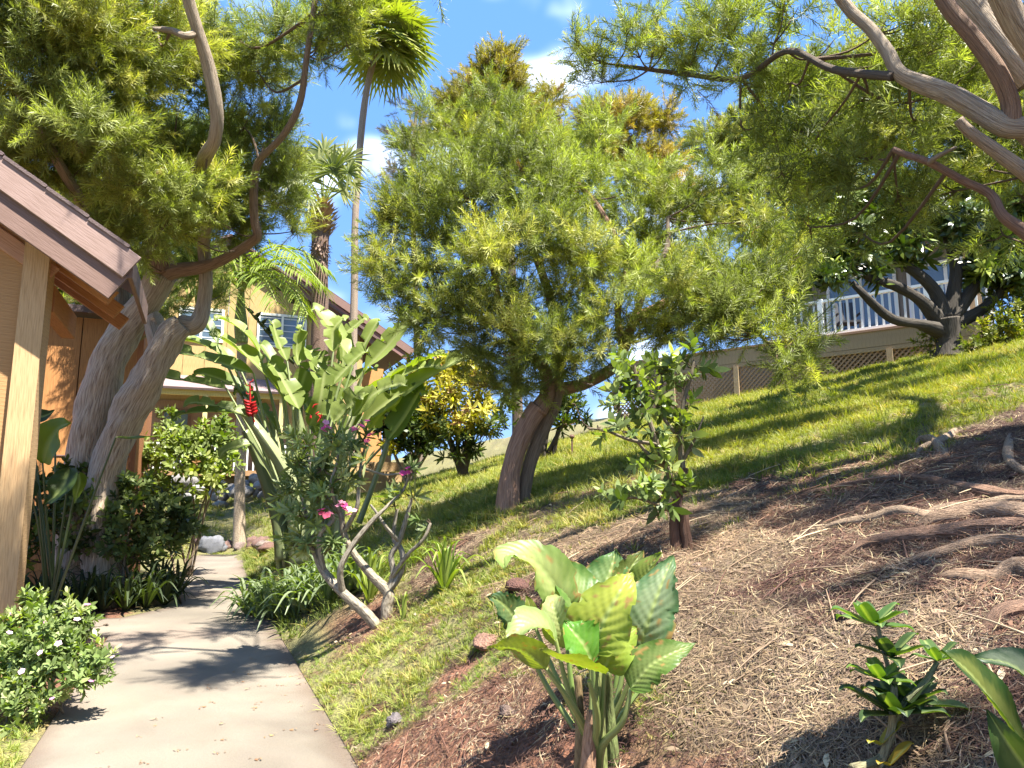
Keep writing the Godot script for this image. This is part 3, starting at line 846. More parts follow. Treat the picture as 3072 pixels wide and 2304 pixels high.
		limb(t, "root", pts, [Color(0.42, 0.3, 0.21), Color(0.36, 0.22, 0.15), Color(0.5, 0.38, 0.27)][rng.randi() % 3], M.root_bark, 9, 0.3)
	# ---- crowns of the trees behind
	t = thing("olive_tree", "olive yellow bushy tree rising behind the leaning fern pine", "tree", Vector3(0.150, 2.421, -17.000))
	nodes = limb(t, "trunk", [Vector4(0.150, 2.228, -17.000, 0.150), Vector4(0.098, 4.508, -17.000, 0.131), Vector4(-0.068, 7.933, -17.000, 0.113), Vector4(-0.242, 10.951, -17.000, 0.058)], Color(0.2, 0.15, 0.11), M.bark, 8, 0.05)
	crown(t, [Vector4(-0.303, 12.202, -17.000, 0.490), Vector4(-0.650, 11.698, -17.000, 0.581), Vector4(0.046, 11.573, -17.000, 0.580), Vector4(-1.109, 11.075, -17.000, 0.693), Vector4(-0.184, 10.827, -17.000, 0.692), Vector4(0.623, 10.951, -17.000, 0.635), Vector4(1.121, 11.675, -17.500, 0.358), Vector4(-1.680, 10.580, -17.000, 0.575), Vector4(-0.527, 9.968, -17.000, 0.801), Vector4(0.848, 10.090, -17.000, 0.688), Vector4(2.063, 10.973, -17.500, 0.711), Vector4(3.012, 10.973, -17.500, 0.711), Vector4(3.700, 10.216, -17.500, 0.707), Vector4(-0.187, 12.455, -17.000, 0.327), Vector4(2.755, 10.090, -17.500, 0.706), Vector4(4.017, 9.098, -17.500, 0.701), Vector4(4.033, 11.263, -17.800, 0.483)], nodes, fine_tufts, {"density": 26.0, "size": 1.25, "lobe": 0.55, "dark": Color(0.2, 0.19, 0.04), "light": Color(0.46, 0.38, 0.07), "young": Color(0.6, 0.4, 0.12), "p_young": 0.35, "fill": 1.0})
	t = thing("bare_tree", "thin hazy brownish tree with sparse foliage beyond the lawn", "tree", Vector3(-3.288, 2.546, -26.000))
	nodes = limb(t, "trunk", [Vector4(-3.292, 2.749, -26.000, 0.147), Vector4(-3.474, 7.785, -26.000, 0.118), Vector4(-3.755, 13.130, -26.000, 0.087), Vector4(-3.644, 16.307, -26.000, 0.053)], Color(0.3, 0.24, 0.2), M.bark, 8, 0.05)
	crown(t, [Vector4(-3.641, 16.117, -26.000, 0.707), Vector4(-4.145, 14.985, -26.000, 0.738), Vector4(-4.468, 13.868, -26.000, 0.524), Vector4(-3.263, 14.798, -26.000, 0.790), Vector4(-2.848, 16.307, -26.000, 0.442), Vector4(-3.762, 13.498, -26.000, 0.697)], nodes, fine_tufts, {"density": 6.0, "size": 1.3, "lobe": 0.6, "dark": Color(0.26, 0.2, 0.16), "light": Color(0.42, 0.33, 0.28), "p_young": 0.0})
	t = thing("broad_tree", "dense green broad tree standing behind the raised deck house", "tree", Vector3(11.546, 5.422, -26.000))
	nodes = limb(t, "trunk", [Vector4(11.636, 6.754, -26.000, 0.235), Vector4(11.822, 9.531, -26.000, 0.204), Vector4(12.064, 13.130, -26.000, 0.156)], Color(0.2, 0.15, 0.11), M.bark, 8, 0.05)
	crown(t, [Vector4(8.570, 12.764, -26.000, 1.561), Vector4(7.974, 14.985, -26.000, 1.405), Vector4(10.081, 14.985, -26.000, 1.581), Vector4(12.214, 15.361, -26.000, 1.584), Vector4(11.692, 12.764, -26.000, 1.561), Vector4(14.296, 14.985, -26.000, 1.581), Vector4(14.627, 12.581, -26.000, 1.560), Vector4(16.790, 15.361, -26.000, 1.584), Vector4(18.863, 14.985, -26.000, 1.581), Vector4(17.244, 12.764, -26.000, 1.561), Vector4(19.479, 12.581, -26.000, 1.560), Vector4(9.342, 10.953, -26.000, 1.374), Vector4(7.752, 8.592, -24.000, 0.942), Vector4(8.990, 8.269, -24.000, 0.783), Vector4(13.231, 17.263, -26.000, 1.601), Vector4(15.932, 17.648, -26.000, 1.604), Vector4(18.605, 17.648, -26.000, 1.604), Vector4(10.563, 17.263, -26.000, 1.423)], nodes, fine_tufts, {"density": 15.0, "size": 1.6, "lobe": 0.75, "light": Color(0.4, 0.42, 0.09), "p_young": 0.3})
	t = thing("broad_tree", "dark green broad tree standing behind the forked tree and the house", "tree", Vector3(-11.581, 0.125, -19.000))
	nodes = limb(t, "trunk", [Vector4(-10.740, 1.247, -19.000, 0.237), Vector4(-11.057, 4.856, -19.000, 0.195), Vector4(-11.141, 8.684, -19.000, 0.151)], Color(0.2, 0.15, 0.11), M.bark, 8, 0.05)
	crown(t, [Vector4(-13.074, 7.900, -19.000, 1.000), Vector4(-12.046, 8.948, -19.000, 1.134), Vector4(-10.725, 9.745, -19.000, 1.141), Vector4(-10.737, 6.869, -19.000, 1.116), Vector4(-9.362, 8.422, -19.000, 1.004), Vector4(-8.570, 9.745, -19.000, 0.887), Vector4(-11.853, 6.869, -19.000, 0.992), Vector4(-13.260, 9.745, -19.000, 1.141), Vector4(-9.621, 6.869, -19.000, 0.744), Vector4(-8.449, 7.900, -19.000, 0.625), Vector4(-7.682, 9.745, -19.000, 0.761), Vector4(-9.299, 11.095, -19.000, 1.025), Vector4(-7.778, 11.368, -19.000, 0.770)], nodes, fine_tufts, {"density": 16.0, "size": 1.4, "lobe": 0.7, "p_young": 0.06})


# ---------------------------------------------------------------- timber buildings
func bx(parent: Node3D, called: String, at: Vector3, size: Vector3, col: Color, m: Material, turn := Vector3.ZERO) -> MeshInstance3D:
	var mb := MB.new()
	mb.beam(Transform3D(Basis.IDENTITY, Vector3.ZERO), size, minf(0.008, minf(size.x, size.y) * 0.2), col)
	return part(called, mb.mesh(m), parent, Transform3D(Basis.from_euler(turn), at))


# a board standing upright or lying along a sloped line from a to b, «deep» along z and «wide» across
func board(parent: Node3D, called: String, a: Vector3, b: Vector3, wide: float, deep: float, col: Color, m: Material, across := Vector3.BACK) -> MeshInstance3D:
	var z := (b - a).normalized()
	var x := across
	var y := z.cross(x).normalized()
	x = y.cross(z).normalized()
	var mb := MB.new()
	mb.beam(Transform3D.IDENTITY, Vector3(deep, wide, a.distance_to(b)), minf(0.006, deep * 0.2), col)
	return part(called, mb.mesh(m), parent, Transform3D(Basis(x, y, z), (a + b) * 0.5))


func build_houses() -> void:
	var orange := Color(0.46, 0.21, 0.07)
	var trim := Color(0.53, 0.34, 0.17)
	var brown := Color(0.2, 0.125, 0.1)
	var face := Basis(ACROSS, Vector3.UP, -ALONG)
	# ---- the near house: a fin wall with corner board, porch roof, and the recessed wall behind
	var h := thing("timber_house", "orange plywood house with brown double fascia boards beside the path", "house", Vector3(-4.346, 0.000, -6.500))
	h.position.y = 0.0
	h.basis = face
	bx(h, "wall", Vector3(-1.75, 2.0, -0.12), Vector3(3.4, 4.3, 0.16), Color(0.47, 0.26, 0.11), M.siding)
	bx(h, "corner_board", Vector3(-0.02, 2.0, -0.06), Vector3(0.2, 4.36, 0.3), trim, M.board)
	var top := func(e: float) -> float: return 4.256 - 0.673 * e
	for d in [[0.46, 0.0, 0.245, 0.045, Color(0.3, 0.2, 0.175), "fascia_board", 0.79], [0.42, -0.25, 0.26, 0.045, brown, "fascia_board", 0.69]]:
		var y0: float = d[1] - d[2] * 0.5
		board(h, d[5], Vector3(-1.6, top.call(-1.6) + y0, d[0]), Vector3(d[6], top.call(d[6]) + y0, d[0]), d[2], d[3], d[4], M.board)
	board(h, "eave_board", Vector3(0.775, top.call(0.79) - 0.1, 0.43), Vector3(0.775, top.call(0.79) - 0.1, -1.5), 0.22, 0.04, brown, M.board, Vector3.RIGHT)
	board(h, "wall_trim", Vector3(-1.6, top.call(-1.6) - 0.6, -0.02), Vector3(0.1, top.call(0.1) - 0.6, -0.02), 0.16, 0.05, Color(0.5, 0.27, 0.17), M.board)
	# porch ceiling of single boards, rafters under it
	for k in 8:
		var e0 := -1.5 + k * 0.27
		board(h, "ceiling_board", Vector3(e0, top.call(e0) - 0.3, 0.38), Vector3(e0, top.call(e0) - 0.3, -1.5), 0.262, 0.02, Color(0.45, 0.19, 0.065), M.board, Vector3(0.673, 1, 0).normalized())
	for k in 4:
		var z0 := 0.36 - k * 0.58
		board(h, "rafter", Vector3(-1.5, top.call(-1.5) - 0.4, z0), Vector3(0.58, top.call(0.58) - 0.4, z0), 0.16, 0.06, Color(0.47, 0.21, 0.075), M.board)
	bx(h, "beam", Vector3(0.02, 3.42, -0.9), Vector3(0.14, 0.26, 1.3), Color(0.44, 0.19, 0.065), M.board)
	for k in 7:
		var e0 := -1.45 + k * 0.34
		board(h, "roof_shingles", Vector3(e0, top.call(e0) + 0.035 + 0.004 * (k % 2), 0.5), Vector3(e0, top.call(e0) + 0.035 + 0.004 * (k % 2), -1.55), 0.4, 0.03, Color(0.2, 0.14, 0.13), M.shingle, Vector3(0.673, 1.05, 0).normalized())
	# recessed wall of single sheets with open joints, a flashing strip between the courses
	for k in 3:
		var xa := -2.35 + k * 0.9
		for c in 2:
			bx(h, "wall_sheet", Vector3(xa + 0.445, [1.1, 3.42][c], -6.5), Vector3(0.884, [2.25, 2.35][c], 0.1), orange, M.siding_up)
	bx(h, "wall_sheet", Vector3(-1.0, 2.2, -6.62), Vector3(2.7, 4.6, 0.1), orange, M.siding_up)
	bx(h, "flashing", Vector3(-1.0, 2.237, -6.46), Vector3(2.7, 0.02, 0.05), brown, M.paint)
	bx(h, "corner_board", Vector3(0.36, 2.2, -6.49), Vector3(0.09, 4.6, 0.16), Color(0.36, 0.13, 0.045), M.board)
	bx(h, "wall", Vector3(0.34, 2.2, -8.3), Vector3(0.1, 4.6, 3.5), Color(0.42, 0.16, 0.05), M.siding_up)
	bx(h, "roof", Vector3(-1.2, 4.7, -8.0), Vector3(3.6, 0.12, 3.6), Color(0.2, 0.14, 0.13), M.shingle)
	# ---- the far two-storey house
	var yellow := Color(0.46, 0.32, 0.13)
	h = thing("gabled_house", "yellow two storey house with a white window behind the paddle leaf clump", "house", Vector3(-10.653, 2.150, -30.000))
	h.basis = face
	var W := 4.4
	for k in 11:
		var xa := -W + k * 0.8
		var peak := 9.6 - absf(xa + 0.4 + 1.3) * 0.62
		bx(h, "siding_sheet", Vector3(xa + 0.4, peak * 0.5 - 0.2, 0), Vector3(0.785, peak, 0.12), yellow, M.siding_up)
	for s in [-1.0, 1.0]:
		var a := Vector3(-1.3, 9.95, 0.35)
		var b := a + Vector3(s * (6.6 if s > 0 else 3.8), -0.62 * (6.6 if s > 0 else 3.8), 0)
		board(h, "rake_board", a, b, 0.3, 0.08, Color(0.2, 0.125, 0.1), M.board)
		board(h, "roof", a + Vector3(0, 0.2, -4.1), b + Vector3(0, 0.2, -4.1), 0.1, 8.6, Color(0.22, 0.14, 0.12), M.shingle)
	bx(h, "wall", Vector3(0, 3.4, -4.0), Vector3(8.6, 7.0, 7.6), yellow * 0.9, M.siding_up)
	window(h, Vector3(0.95, 6.35, 0.09), 1.9, 1.35)
	window(h, Vector3(-2.2, 6.35, 0.09), 1.6, 1.3)
	# porch at its foot
	board(h, "porch_roof", Vector3(-4.6, 3.85, 1.0), Vector3(1.4, 3.85, 1.0), 0.1, 2.6, Color(0.36, 0.25, 0.24), M.shingle, Vector3(0, 0.35, -1).normalized())
	bx(h, "porch_beam", Vector3(-1.6, 3.3, 2.0), Vector3(6.0, 0.22, 0.12), Color(0.66, 0.55, 0.22), M.board)
	for x in [-3.9, -1.85, 0.9]:
		bx(h, "porch_post", Vector3(x, 1.6, 2.0), Vector3(0.16, 3.2, 0.14), Color(0.7, 0.6, 0.28), M.board)
	bx(h, "porch_wall", Vector3(-1.6, 1.7, 0.1), Vector3(5.9, 3.0, 0.05), Color(0.3, 0.2, 0.13), M.board)
	bx(h, "door_frame", Vector3(-2.9, 1.6, 0.15), Vector3(1.1, 2.5, 0.06), Color(0.2, 0.12, 0.08), M.board)
	bx(h, "door_glass", Vector3(-2.9, 1.6, 0.19), Vector3(0.85, 2.2, 0.03), Color.WHITE, M.glass)
	bx(h, "hand_rail", Vector3(-1.6, 1.35, 2.0), Vector3(5.9, 0.09, 0.1), Color(0.72, 0.72, 0.68), M.paint)
	for k in 26:
		bx(h, "baluster", Vector3(-4.4 + k * 0.23, 0.85, 2.0), Vector3(0.06, 0.92, 0.05), Color(0.72, 0.72, 0.68), M.paint)
	bx(h, "floor_board", Vector3(-1.6, 0.3, 1.3), Vector3(6.0, 0.2, 1.8), Color(0.35, 0.2, 0.1), M.board)
	# ---- second far roof
	h = thing("gabled_house", "low house with a dark red roof edge beyond the crotons", "house", Vector3(-5.689, 2.790, -34.000))
	h.basis = face
	bx(h, "wall", Vector3(-2.4, 1.9, 0), Vector3(4.0, 5.6, 0.2), Color(0.5, 0.25, 0.09), M.siding_up)
	board(h, "rake_board", Vector3(-4.9, 9.0, 0.4), Vector3(0.9, 5.5, 0.4), 0.3, 0.08, Color(0.2, 0.12, 0.1), M.board)
	board(h, "rake_board", Vector3(-4.9, 8.65, 0.32), Vector3(0.8, 5.2, 0.32), 0.25, 0.08, Color(0.22, 0.12, 0.11), M.board)
	board(h, "roof", Vector3(-4.9, 9.2, -3.0), Vector3(1.0, 5.64, -3.0), 0.1, 6.8, Color(0.22, 0.14, 0.12), M.shingle)
	# ---- planter boxes of the far terrace
	h = thing("timber_steps", "pale timber retaining boards beside the croton hedge", "steps", Vector3(-3.378, 1.676, -19.000))
	h.basis = face
	for k in 3:
		bx(h, "retaining_board", Vector3(0.15, 0.12 + k * 0.27, 0.3 - k * 0.25), Vector3(1.5, 0.25, 0.12), Color(0.5, 0.33, 0.16), M.board)
	bx(h, "post", Vector3(0.25, 0.8, -0.5), Vector3(0.2, 1.7, 0.2), Color(0.45, 0.28, 0.13), M.board)
	deck_house()


func window(h: Node3D, at: Vector3, w: float, hh: float) -> void:
	var f := bx(h, "window", at + Vector3(0, 0, -0.02), Vector3(w, hh, 0.05), Color.WHITE, M.glass)
	for s in [-1.0, 1.0]:
		bx(f, "frame", Vector3(s * w * 0.5, 0, 0.03), Vector3(0.1, hh + 0.1, 0.08), Color(0.72, 0.72, 0.6), M.paint)
		bx(f, "frame", Vector3(0, s * hh * 0.5, 0.032), Vector3(w + 0.1, 0.1, 0.08), Color(0.72, 0.72, 0.6), M.paint)
	bx(f, "frame", Vector3(0, 0, 0.034), Vector3(0.09, hh, 0.07), Color(0.72, 0.72, 0.6), M.paint)
	for k in 5:
		bx(f, "blind_slat", Vector3(0, -hh * 0.4 + k * hh * 0.2, 0.028), Vector3(w - 0.1, 0.04, 0.02), Color(0.5, 0.52, 0.52), M.paint)


func deck_house() -> void:
	var a := Vector3(10.134, 5.284, -15.400)
	var b := Vector3(3.053, 5.377, -21.200)
	a.y = 5.4
	b.y = 5.4
	var ex := (a - b).normalized()
	var ez := ex.cross(Vector3.UP)
	var ln := a.distance_to(b)
	var h := thing("deck_house", "grey house with a raised deck, white railing and tan lattice skirt uphill", "house", b)
	h.position.y = 0.0
	h.basis = Basis(ex, Vector3.UP, ez)
	var tan := Color(0.42, 0.31, 0.19)
	bx(h, "rim_board", Vector3(ln * 0.5, 5.2, 0), Vector3(ln, 0.36, 0.08), tan, M.board)
	bx(h, "deck_edge", Vector3(ln * 0.5, 5.41, -0.03), Vector3(ln, 0.05, 0.2), Color(0.4, 0.24, 0.16), M.board)
	for k in 12:
		bx(h, "deck_board", Vector3(ln * 0.74, 5.405, -0.22 - k * 0.2), Vector3(ln * 0.52, 0.035, 0.185), Color(0.3, 0.2, 0.14), M.board)
	bx(h, "skirt_rail", Vector3(ln * 0.5, 4.96, 0.01), Vector3(ln, 0.1, 0.06), tan, M.board)
	var bays := 5
	for k in bays + 1:
		bx(h, "skirt_post", Vector3(ln * k / bays, 4.45, 0.02), Vector3(0.13, 0.98, 0.1), tan, M.board)
	for k in bays:
		# crossed laths, each panel one part
		var mb := MB.new()
		var x0 := ln * k / bays + 0.06
		var x1 := ln * (k + 1) / bays - 0.06
		var y0 := 3.5
		var y1 := 4.92
		var st := 0.088
		for lay in 2:
			var sgn := 1.0 if lay == 0 else -1.0
			var c0 := (x0 - y1) if lay == 0 else (x0 + y0)
			var c1 := (x1 - y0) if lay == 0 else (x1 + y1)
			var q := c0 + st * 0.5
			while q < c1:
				# the line x = q + sgn * y, cut to the panel
				var ya := y0
				var yb := y1
				if lay == 0:
					ya = maxf(y0, x0 - q)
					yb = minf(y1, x1 - q)
				else:
					ya = maxf(y0, q - x1)
					yb = minf(y1, q - x0)
				if yb - ya > 0.03:
					var p := Vector3(q + sgn * ya, ya, -0.02 * lay)
					var r := Vector3(q + sgn * yb, yb, -0.02 * lay)
					var z := (r - p).normalized()
					mb.box(Transform3D(Basis(Vector3.BACK, z.cross(Vector3.BACK), z), (p + r) * 0.5), Vector3(0.012, 0.04, p.distance_to(r)), Color(0.4, 0.27, 0.17))
				q += st * 1.414
		part("lattice_panel", mb.mesh(M.board), h).set_meta("kind", "stuff")
	bx(h, "crawl_space_wall", Vector3(ln * 0.5, 4.2, -1.6), Vector3(ln, 2.3, 0.1), Color(0.34, 0.27, 0.2), M.board)
	# railing
	var white := Color(0.78, 0.8, 0.78)
	bx(h, "hand_rail", Vector3(ln * 0.74, 6.32, -0.08), Vector3(ln * 0.52, 0.06, 0.1), white, M.paint)
	bx(h, "bottom_rail", Vector3(ln * 0.74, 5.5, -0.08), Vector3(ln * 0.52, 0.06, 0.06), white, M.paint)
	var nb := int(ln / 0.155)
	for k in range(int(nb * 0.48) + 1, nb):
		if k % 15 == 7:
			bx(h, "rail_post", Vector3(0.1 + k * 0.155, 5.88, -0.08), Vector3(0.12, 1.0, 0.12), white, M.paint)
		else:
			bx(h, "baluster", Vector3(0.1 + k * 0.155, 5.9, -0.08), Vector3(0.045, 0.8, 0.045), white, M.paint)
	# wall with sliding doors, roof
	for k in range(4, 9):
		bx(h, "wall_sheet", Vector3(ln * (k + 0.5) / 9.0, 6.9, -2.6), Vector3(ln / 9.0 - 0.012, 3.0, 0.12), Color(0.28, 0.25, 0.21), M.siding_up)
	for x in [ln * 0.68, ln * 0.9]:
		var f := bx(h, "sliding_door", Vector3(x, 6.45, -2.5), Vector3(1.7, 2.05, 0.06), Color.WHITE, M.glass)
		for s in [-1.0, 0.0, 1.0]:
			bx(f, "frame", Vector3(s * 0.84, 0, 0.03), Vector3(0.08, 2.1, 0.07), white, M.paint)
		bx(f, "frame", Vector3(0, 1.02, 0.033), Vector3(1.75, 0.08, 0.07), white, M.paint)
	bx(h, "side_trim", Vector3(ln - 0.35, 6.9, -2.5), Vector3(0.3, 3.0, 0.14), Color(0.5, 0.35, 0.2), M.board)
	bx(h, "roof", Vector3(ln * 0.74, 8.45, -2.6), Vector3(ln * 0.6, 0.14, 3.6), Color(0.2, 0.14, 0.12), M.shingle, Vector3(0.25, 0, 0))
	# chairs on the deck
	for x in [ln * 0.685, ln * 0.6]:
		var c := thing("patio_chair", ["dark patio chair standing behind the white deck railing post", "dark patio chair on the deck further from the plumeria tree"][0 if x > ln * 0.65 else 1], "chair", h.basis * Vector3(x, 5.42, -0.75) + h.position, "patio chairs on the deck")
		c.basis = h.basis.rotated(Vector3.UP, 0.5)
		var dk := Color(0.03, 0.03, 0.035)
		bx(c, "seat", Vector3(0, 0.42, 0), Vector3(0.5, 0.05, 0.48), dk, M.paint)
		for k in 4:
			bx(c, "back_slat", Vector3(-0.18 + k * 0.12, 0.72, -0.24), Vector3(0.09, 0.6, 0.025), dk, M.paint, Vector3(-0.15, 0, 0))
		for s in [-1.0, 1.0]:
			bx(c, "leg", Vector3(s * 0.23, 0.21, 0.21), Vector3(0.045, 0.42, 0.045), dk, M.paint)
			bx(c, "leg", Vector3(s * 0.23, 0.21, -0.21), Vector3(0.045, 0.42, 0.045), dk, M.paint)
			bx(c, "armrest", Vector3(s * 0.26, 0.63, 0), Vector3(0.06, 0.03, 0.5), dk, M.paint)


# ---------------------------------------------------------------- palms
func fan_frond(parent: Node3D, base: Vector3, hub: Vector3, radius: float, face_: Vector3, col: Color, n := 34) -> void:
	var mb := MB.new()
	var mid := (base + hub) * 0.5 + Vector3.UP * 0.08
	mb.tube([v4(base, 0.03), v4(mid, 0.022), v4(hub, 0.015)], 5, Color(0.3, 0.34, 0.1), 3)
	var f := (hub - base).normalized()
	var nrm := (face_ - f * face_.dot(f)).normalized()
	var side := f.cross(nrm)
	for k in n:
		var a := lerpf(-2.3, 2.3, (k + 0.5) / n)
		var dir := (f * cos(a) + side * sin(a) + nrm * 0.12 * cos(a * 3.0)).normalized()
		var sd := dir.cross(nrm).normalized().rotated(dir, 0.5 * (1 if k % 2 else -1))
		mb.blade(hub, dir, sd, radius * rr(0.85, 1.1), radius * 0.085, Vector3.DOWN * rr(0.12, 0.4), 4, col * rr(0.85, 1.1), mixc(col, Color(0.42, 0.36, 0.14), 0.45), 0.45)
	part_w("frond", mb, M.leaf, parent)


func feather_frond(parent: Node3D, pts: Array, leaf: float, width: float, col: Color, n := 30, hang := 0.5) -> void:
	var mb := MB.new()
	mb.tube(pts, 5, Color(0.32, 0.36, 0.09), 4)
	var cv := Curve3D.new()
	for p in pts:
		cv.add_point(v3(p))
	var total := cv.get_baked_length()
	for k in n:
		var t := (k + 0.5) / n
		var p := cv.sample_baked(total * (0.12 + 0.88 * t))
		var q := cv.sample_baked(minf(total * (0.12 + 0.88 * t) + 0.05, total))
		if p.distance_to(q) < 1e-4:
			q = p + (p - cv.sample_baked(total * 0.9))
		var f := (q - p).normalized()
		for s in [-1.0, 1.0]:
			var sd: Vector3 = f.cross(Vector3.UP).normalized() * s
			var dir: Vector3 = (sd * 0.8 + f * 0.65 + Vector3.UP * rr(0.0, 0.35)).normalized()
			var ln := leaf * (0.55 + 0.45 * sin(PI * clampf(t * 0.9 + 0.1, 0, 1))) * rr(0.85, 1.1)
			mb.blade(p, dir, dir.cross(Vector3.UP).normalized().rotated(dir, rr(-0.5, 0.5)), ln, width, Vector3.DOWN * rr(0.5, 1.1) * hang, 4, col * rr(0.8, 1.1), col * rr(0.9, 1.2), 0.35)
	part_w("frond", mb, M.leaf, parent)


func build_palms() -> void:
	var grey := Color(0.4, 0.33, 0.27)
	# tall slender palm
	var p := thing("tall_palm", "tall slender palm with a bare grey trunk against the sky", "palm", Vector3(-5.615, 2.172, -26.000))
	limb(p, "trunk", [Vector4(-5.629, 2.586, -26.000, 0.147), Vector4(-5.751, 6.754, -26.000, 0.143), Vector4(-5.792, 9.531, -26.000, 0.136), Vector4(-5.845, 11.673, -26.000, 0.129), Vector4(-5.783, 14.053, -26.000, 0.131), Vector4(-5.696, 15.738, -26.000, 0.132), Vector4(-5.560, 17.071, -26.000, 0.124), Vector4(-5.327, 18.229, -26.000, 0.125), Vector4(-4.929, 19.402, -26.000, 0.126)], grey, M.palm_bark, 10, 0.03)
	for k in 46:
		var base := Vector3(-4.925, 19.244, -26.000)
		var dir := Vector3(cos(k * 2.39996) , 0, sin(k * 2.39996))
		var el := lerpf(1.25, -1.05, k / 45.0) + rr(-0.12, 0.12)
		dir = dir * cos(el) + Vector3.UP * sin(el)
		fan_frond(p, base, base + dir * rr(0.8, 1.25), rr(1.1, 1.45), Vector3.UP * 0.6 + dir * 0.5, mixc(Color(0.12, 0.17, 0.04), Color(0.36, 0.4, 0.1), rng.randf()), 26)
	# fan palm with old leaf bases
	p = thing("fan_palm", "fan palm with shaggy brown leaf bases below a fan crown", "palm", Vector3(-5.452, 1.264, -21.000))
	limb(p, "trunk", [Vector4(-5.471, 1.733, -21.000, 0.263), Vector4(-5.611, 5.204, -21.000, 0.243), Vector4(-5.687, 7.429, -21.000, 0.247), Vector4(-5.747, 8.568, -21.000, 0.249), Vector4(-5.742, 9.145, -21.000, 0.264), Vector4(-5.730, 9.872, -21.000, 0.279), Vector4(-5.719, 10.312, -21.000, 0.224)], Color(0.22, 0.15, 0.12), M.palm_bark, 12, 0.08)
	var boots := MB.new()
	var bc := Vector3(-5.741, 9.799, -21.000)
	for k in 190:
		var a := k * 2.39996
		var t := k / 190.0
		var y := lerpf(-0.52, 0.5, t)
		var rad := 0.36 + 0.2 * sin(PI * clampf(t * 1.02, 0, 1)) - 0.06 * t
		var out := Vector3(cos(a), 0, sin(a))
		var col := mixc(Color(0.06, 0.032, 0.022), Color(0.24, 0.13, 0.06), rr(0, 1) * 0.8)
		if t > 0.86:
			col = mixc(Color(0.5, 0.3, 0.1), Color(0.34, 0.34, 0.1), rng.randf())
		boots.blade(bc + out * rad * 0.6 + Vector3.UP * y, (out * 0.75 + Vector3.UP * rr(0.3, 0.8)).normalized(), out.cross(Vector3.UP), rr(0.2, 0.32), rr(0.08, 0.13), Vector3.UP * rr(0.0, 0.3), 3, col, mixc(col, Color(0.5, 0.38, 0.22), 0.5), 0.25)
	part_w("leaf_bases", boots, M.dry, p).set_meta("kind", "stuff")
	var skirt := MB.new()
	var sc := Vector3(-5.742, 8.784, -21.000)
	for k in 110:
		var a := k * 2.39996
		var out := Vector3(cos(a), 0, sin(a))
		var col := mixc(Color(0.07, 0.045, 0.035), Color(0.2, 0.13, 0.09), rng.randf())
		skirt.blade(sc + out * 0.24 + Vector3.UP * lerpf(-0.35, 0.3, k / 110.0), (out * 0.5 + Vector3.UP * rr(-0.6, 0.6)).normalized(), out.cross(Vector3.UP), rr(0.08, 0.16), rr(0.05, 0.09), Vector3.DOWN * 0.3, 2, col, col, 0.25)
	part_w("fibre_skirt", skirt, M.dry, p).set_meta("kind", "stuff")
	var fb := Vector3(-5.718, 10.283, -21.000)
	for q in [Vector4(-6.221, 10.944, -20.600, 1.172), Vector4(-5.918, 11.518, -21.200, 1.351), Vector4(-5.384, 11.256, -20.800, 1.186), Vector4(-4.866, 11.087, -20.500, 0.756), Vector4(-6.705, 11.917, -21.400, 1.151), Vector4(-5.906, 12.246, -21.600, 1.309), Vector4(-5.194, 11.917, -21.400, 1.079), Vector4(-6.020, 10.435, -20.600, 0.962), Vector4(-5.300, 10.855, -21.400, 0.857), Vector4(-6.838, 11.200, -21.000, 0.985), Vector4(-4.742, 10.814, -20.800, 0.556)]:
		fan_frond(p, fb, v3(q), q.w * 0.85, Vector3(0.15, 0.55, 0.8), mixc(Color(0.15, 0.19, 0.06), Color(0.26, 0.29, 0.1), rng.randf()), 30)
	# small palm with a green crownshaft
	p = thing("crownshaft_palm", "small palm with smooth green crownshaft and drooping feather fronds", "palm", Vector3(-7.473, 0.161, -20.500))
	limb(p, "trunk", [Vector4(-7.469, 0.097, -20.500, 0.190), Vector4(-7.498, 0.595, -20.500, 0.165), Vector4(-7.557, 1.856, -20.500, 0.141), Vector4(-7.628, 3.793, -20.500, 0.130), Vector4(-7.720, 5.653, -20.500, 0.132), Vector4(-7.739, 5.991, -20.500, 0.146)], Color(0.5, 0.42, 0.32), M.palm_bark, 12, 0.02)
	limb(p, "crownshaft", [Vector4(-7.734, 5.896, -20.500, 0.172), Vector4(-7.768, 6.262, -20.500, 0.186), Vector4(-7.800, 6.603, -20.500, 0.173), Vector4(-7.828, 7.082, -20.500, 0.120), Vector4(-7.828, 7.565, -20.500, 0.080)], Color(0.27, 0.36, 0.12), M.smooth_bark, 12, 0.02)
	var g := Color(0.17, 0.23, 0.045)
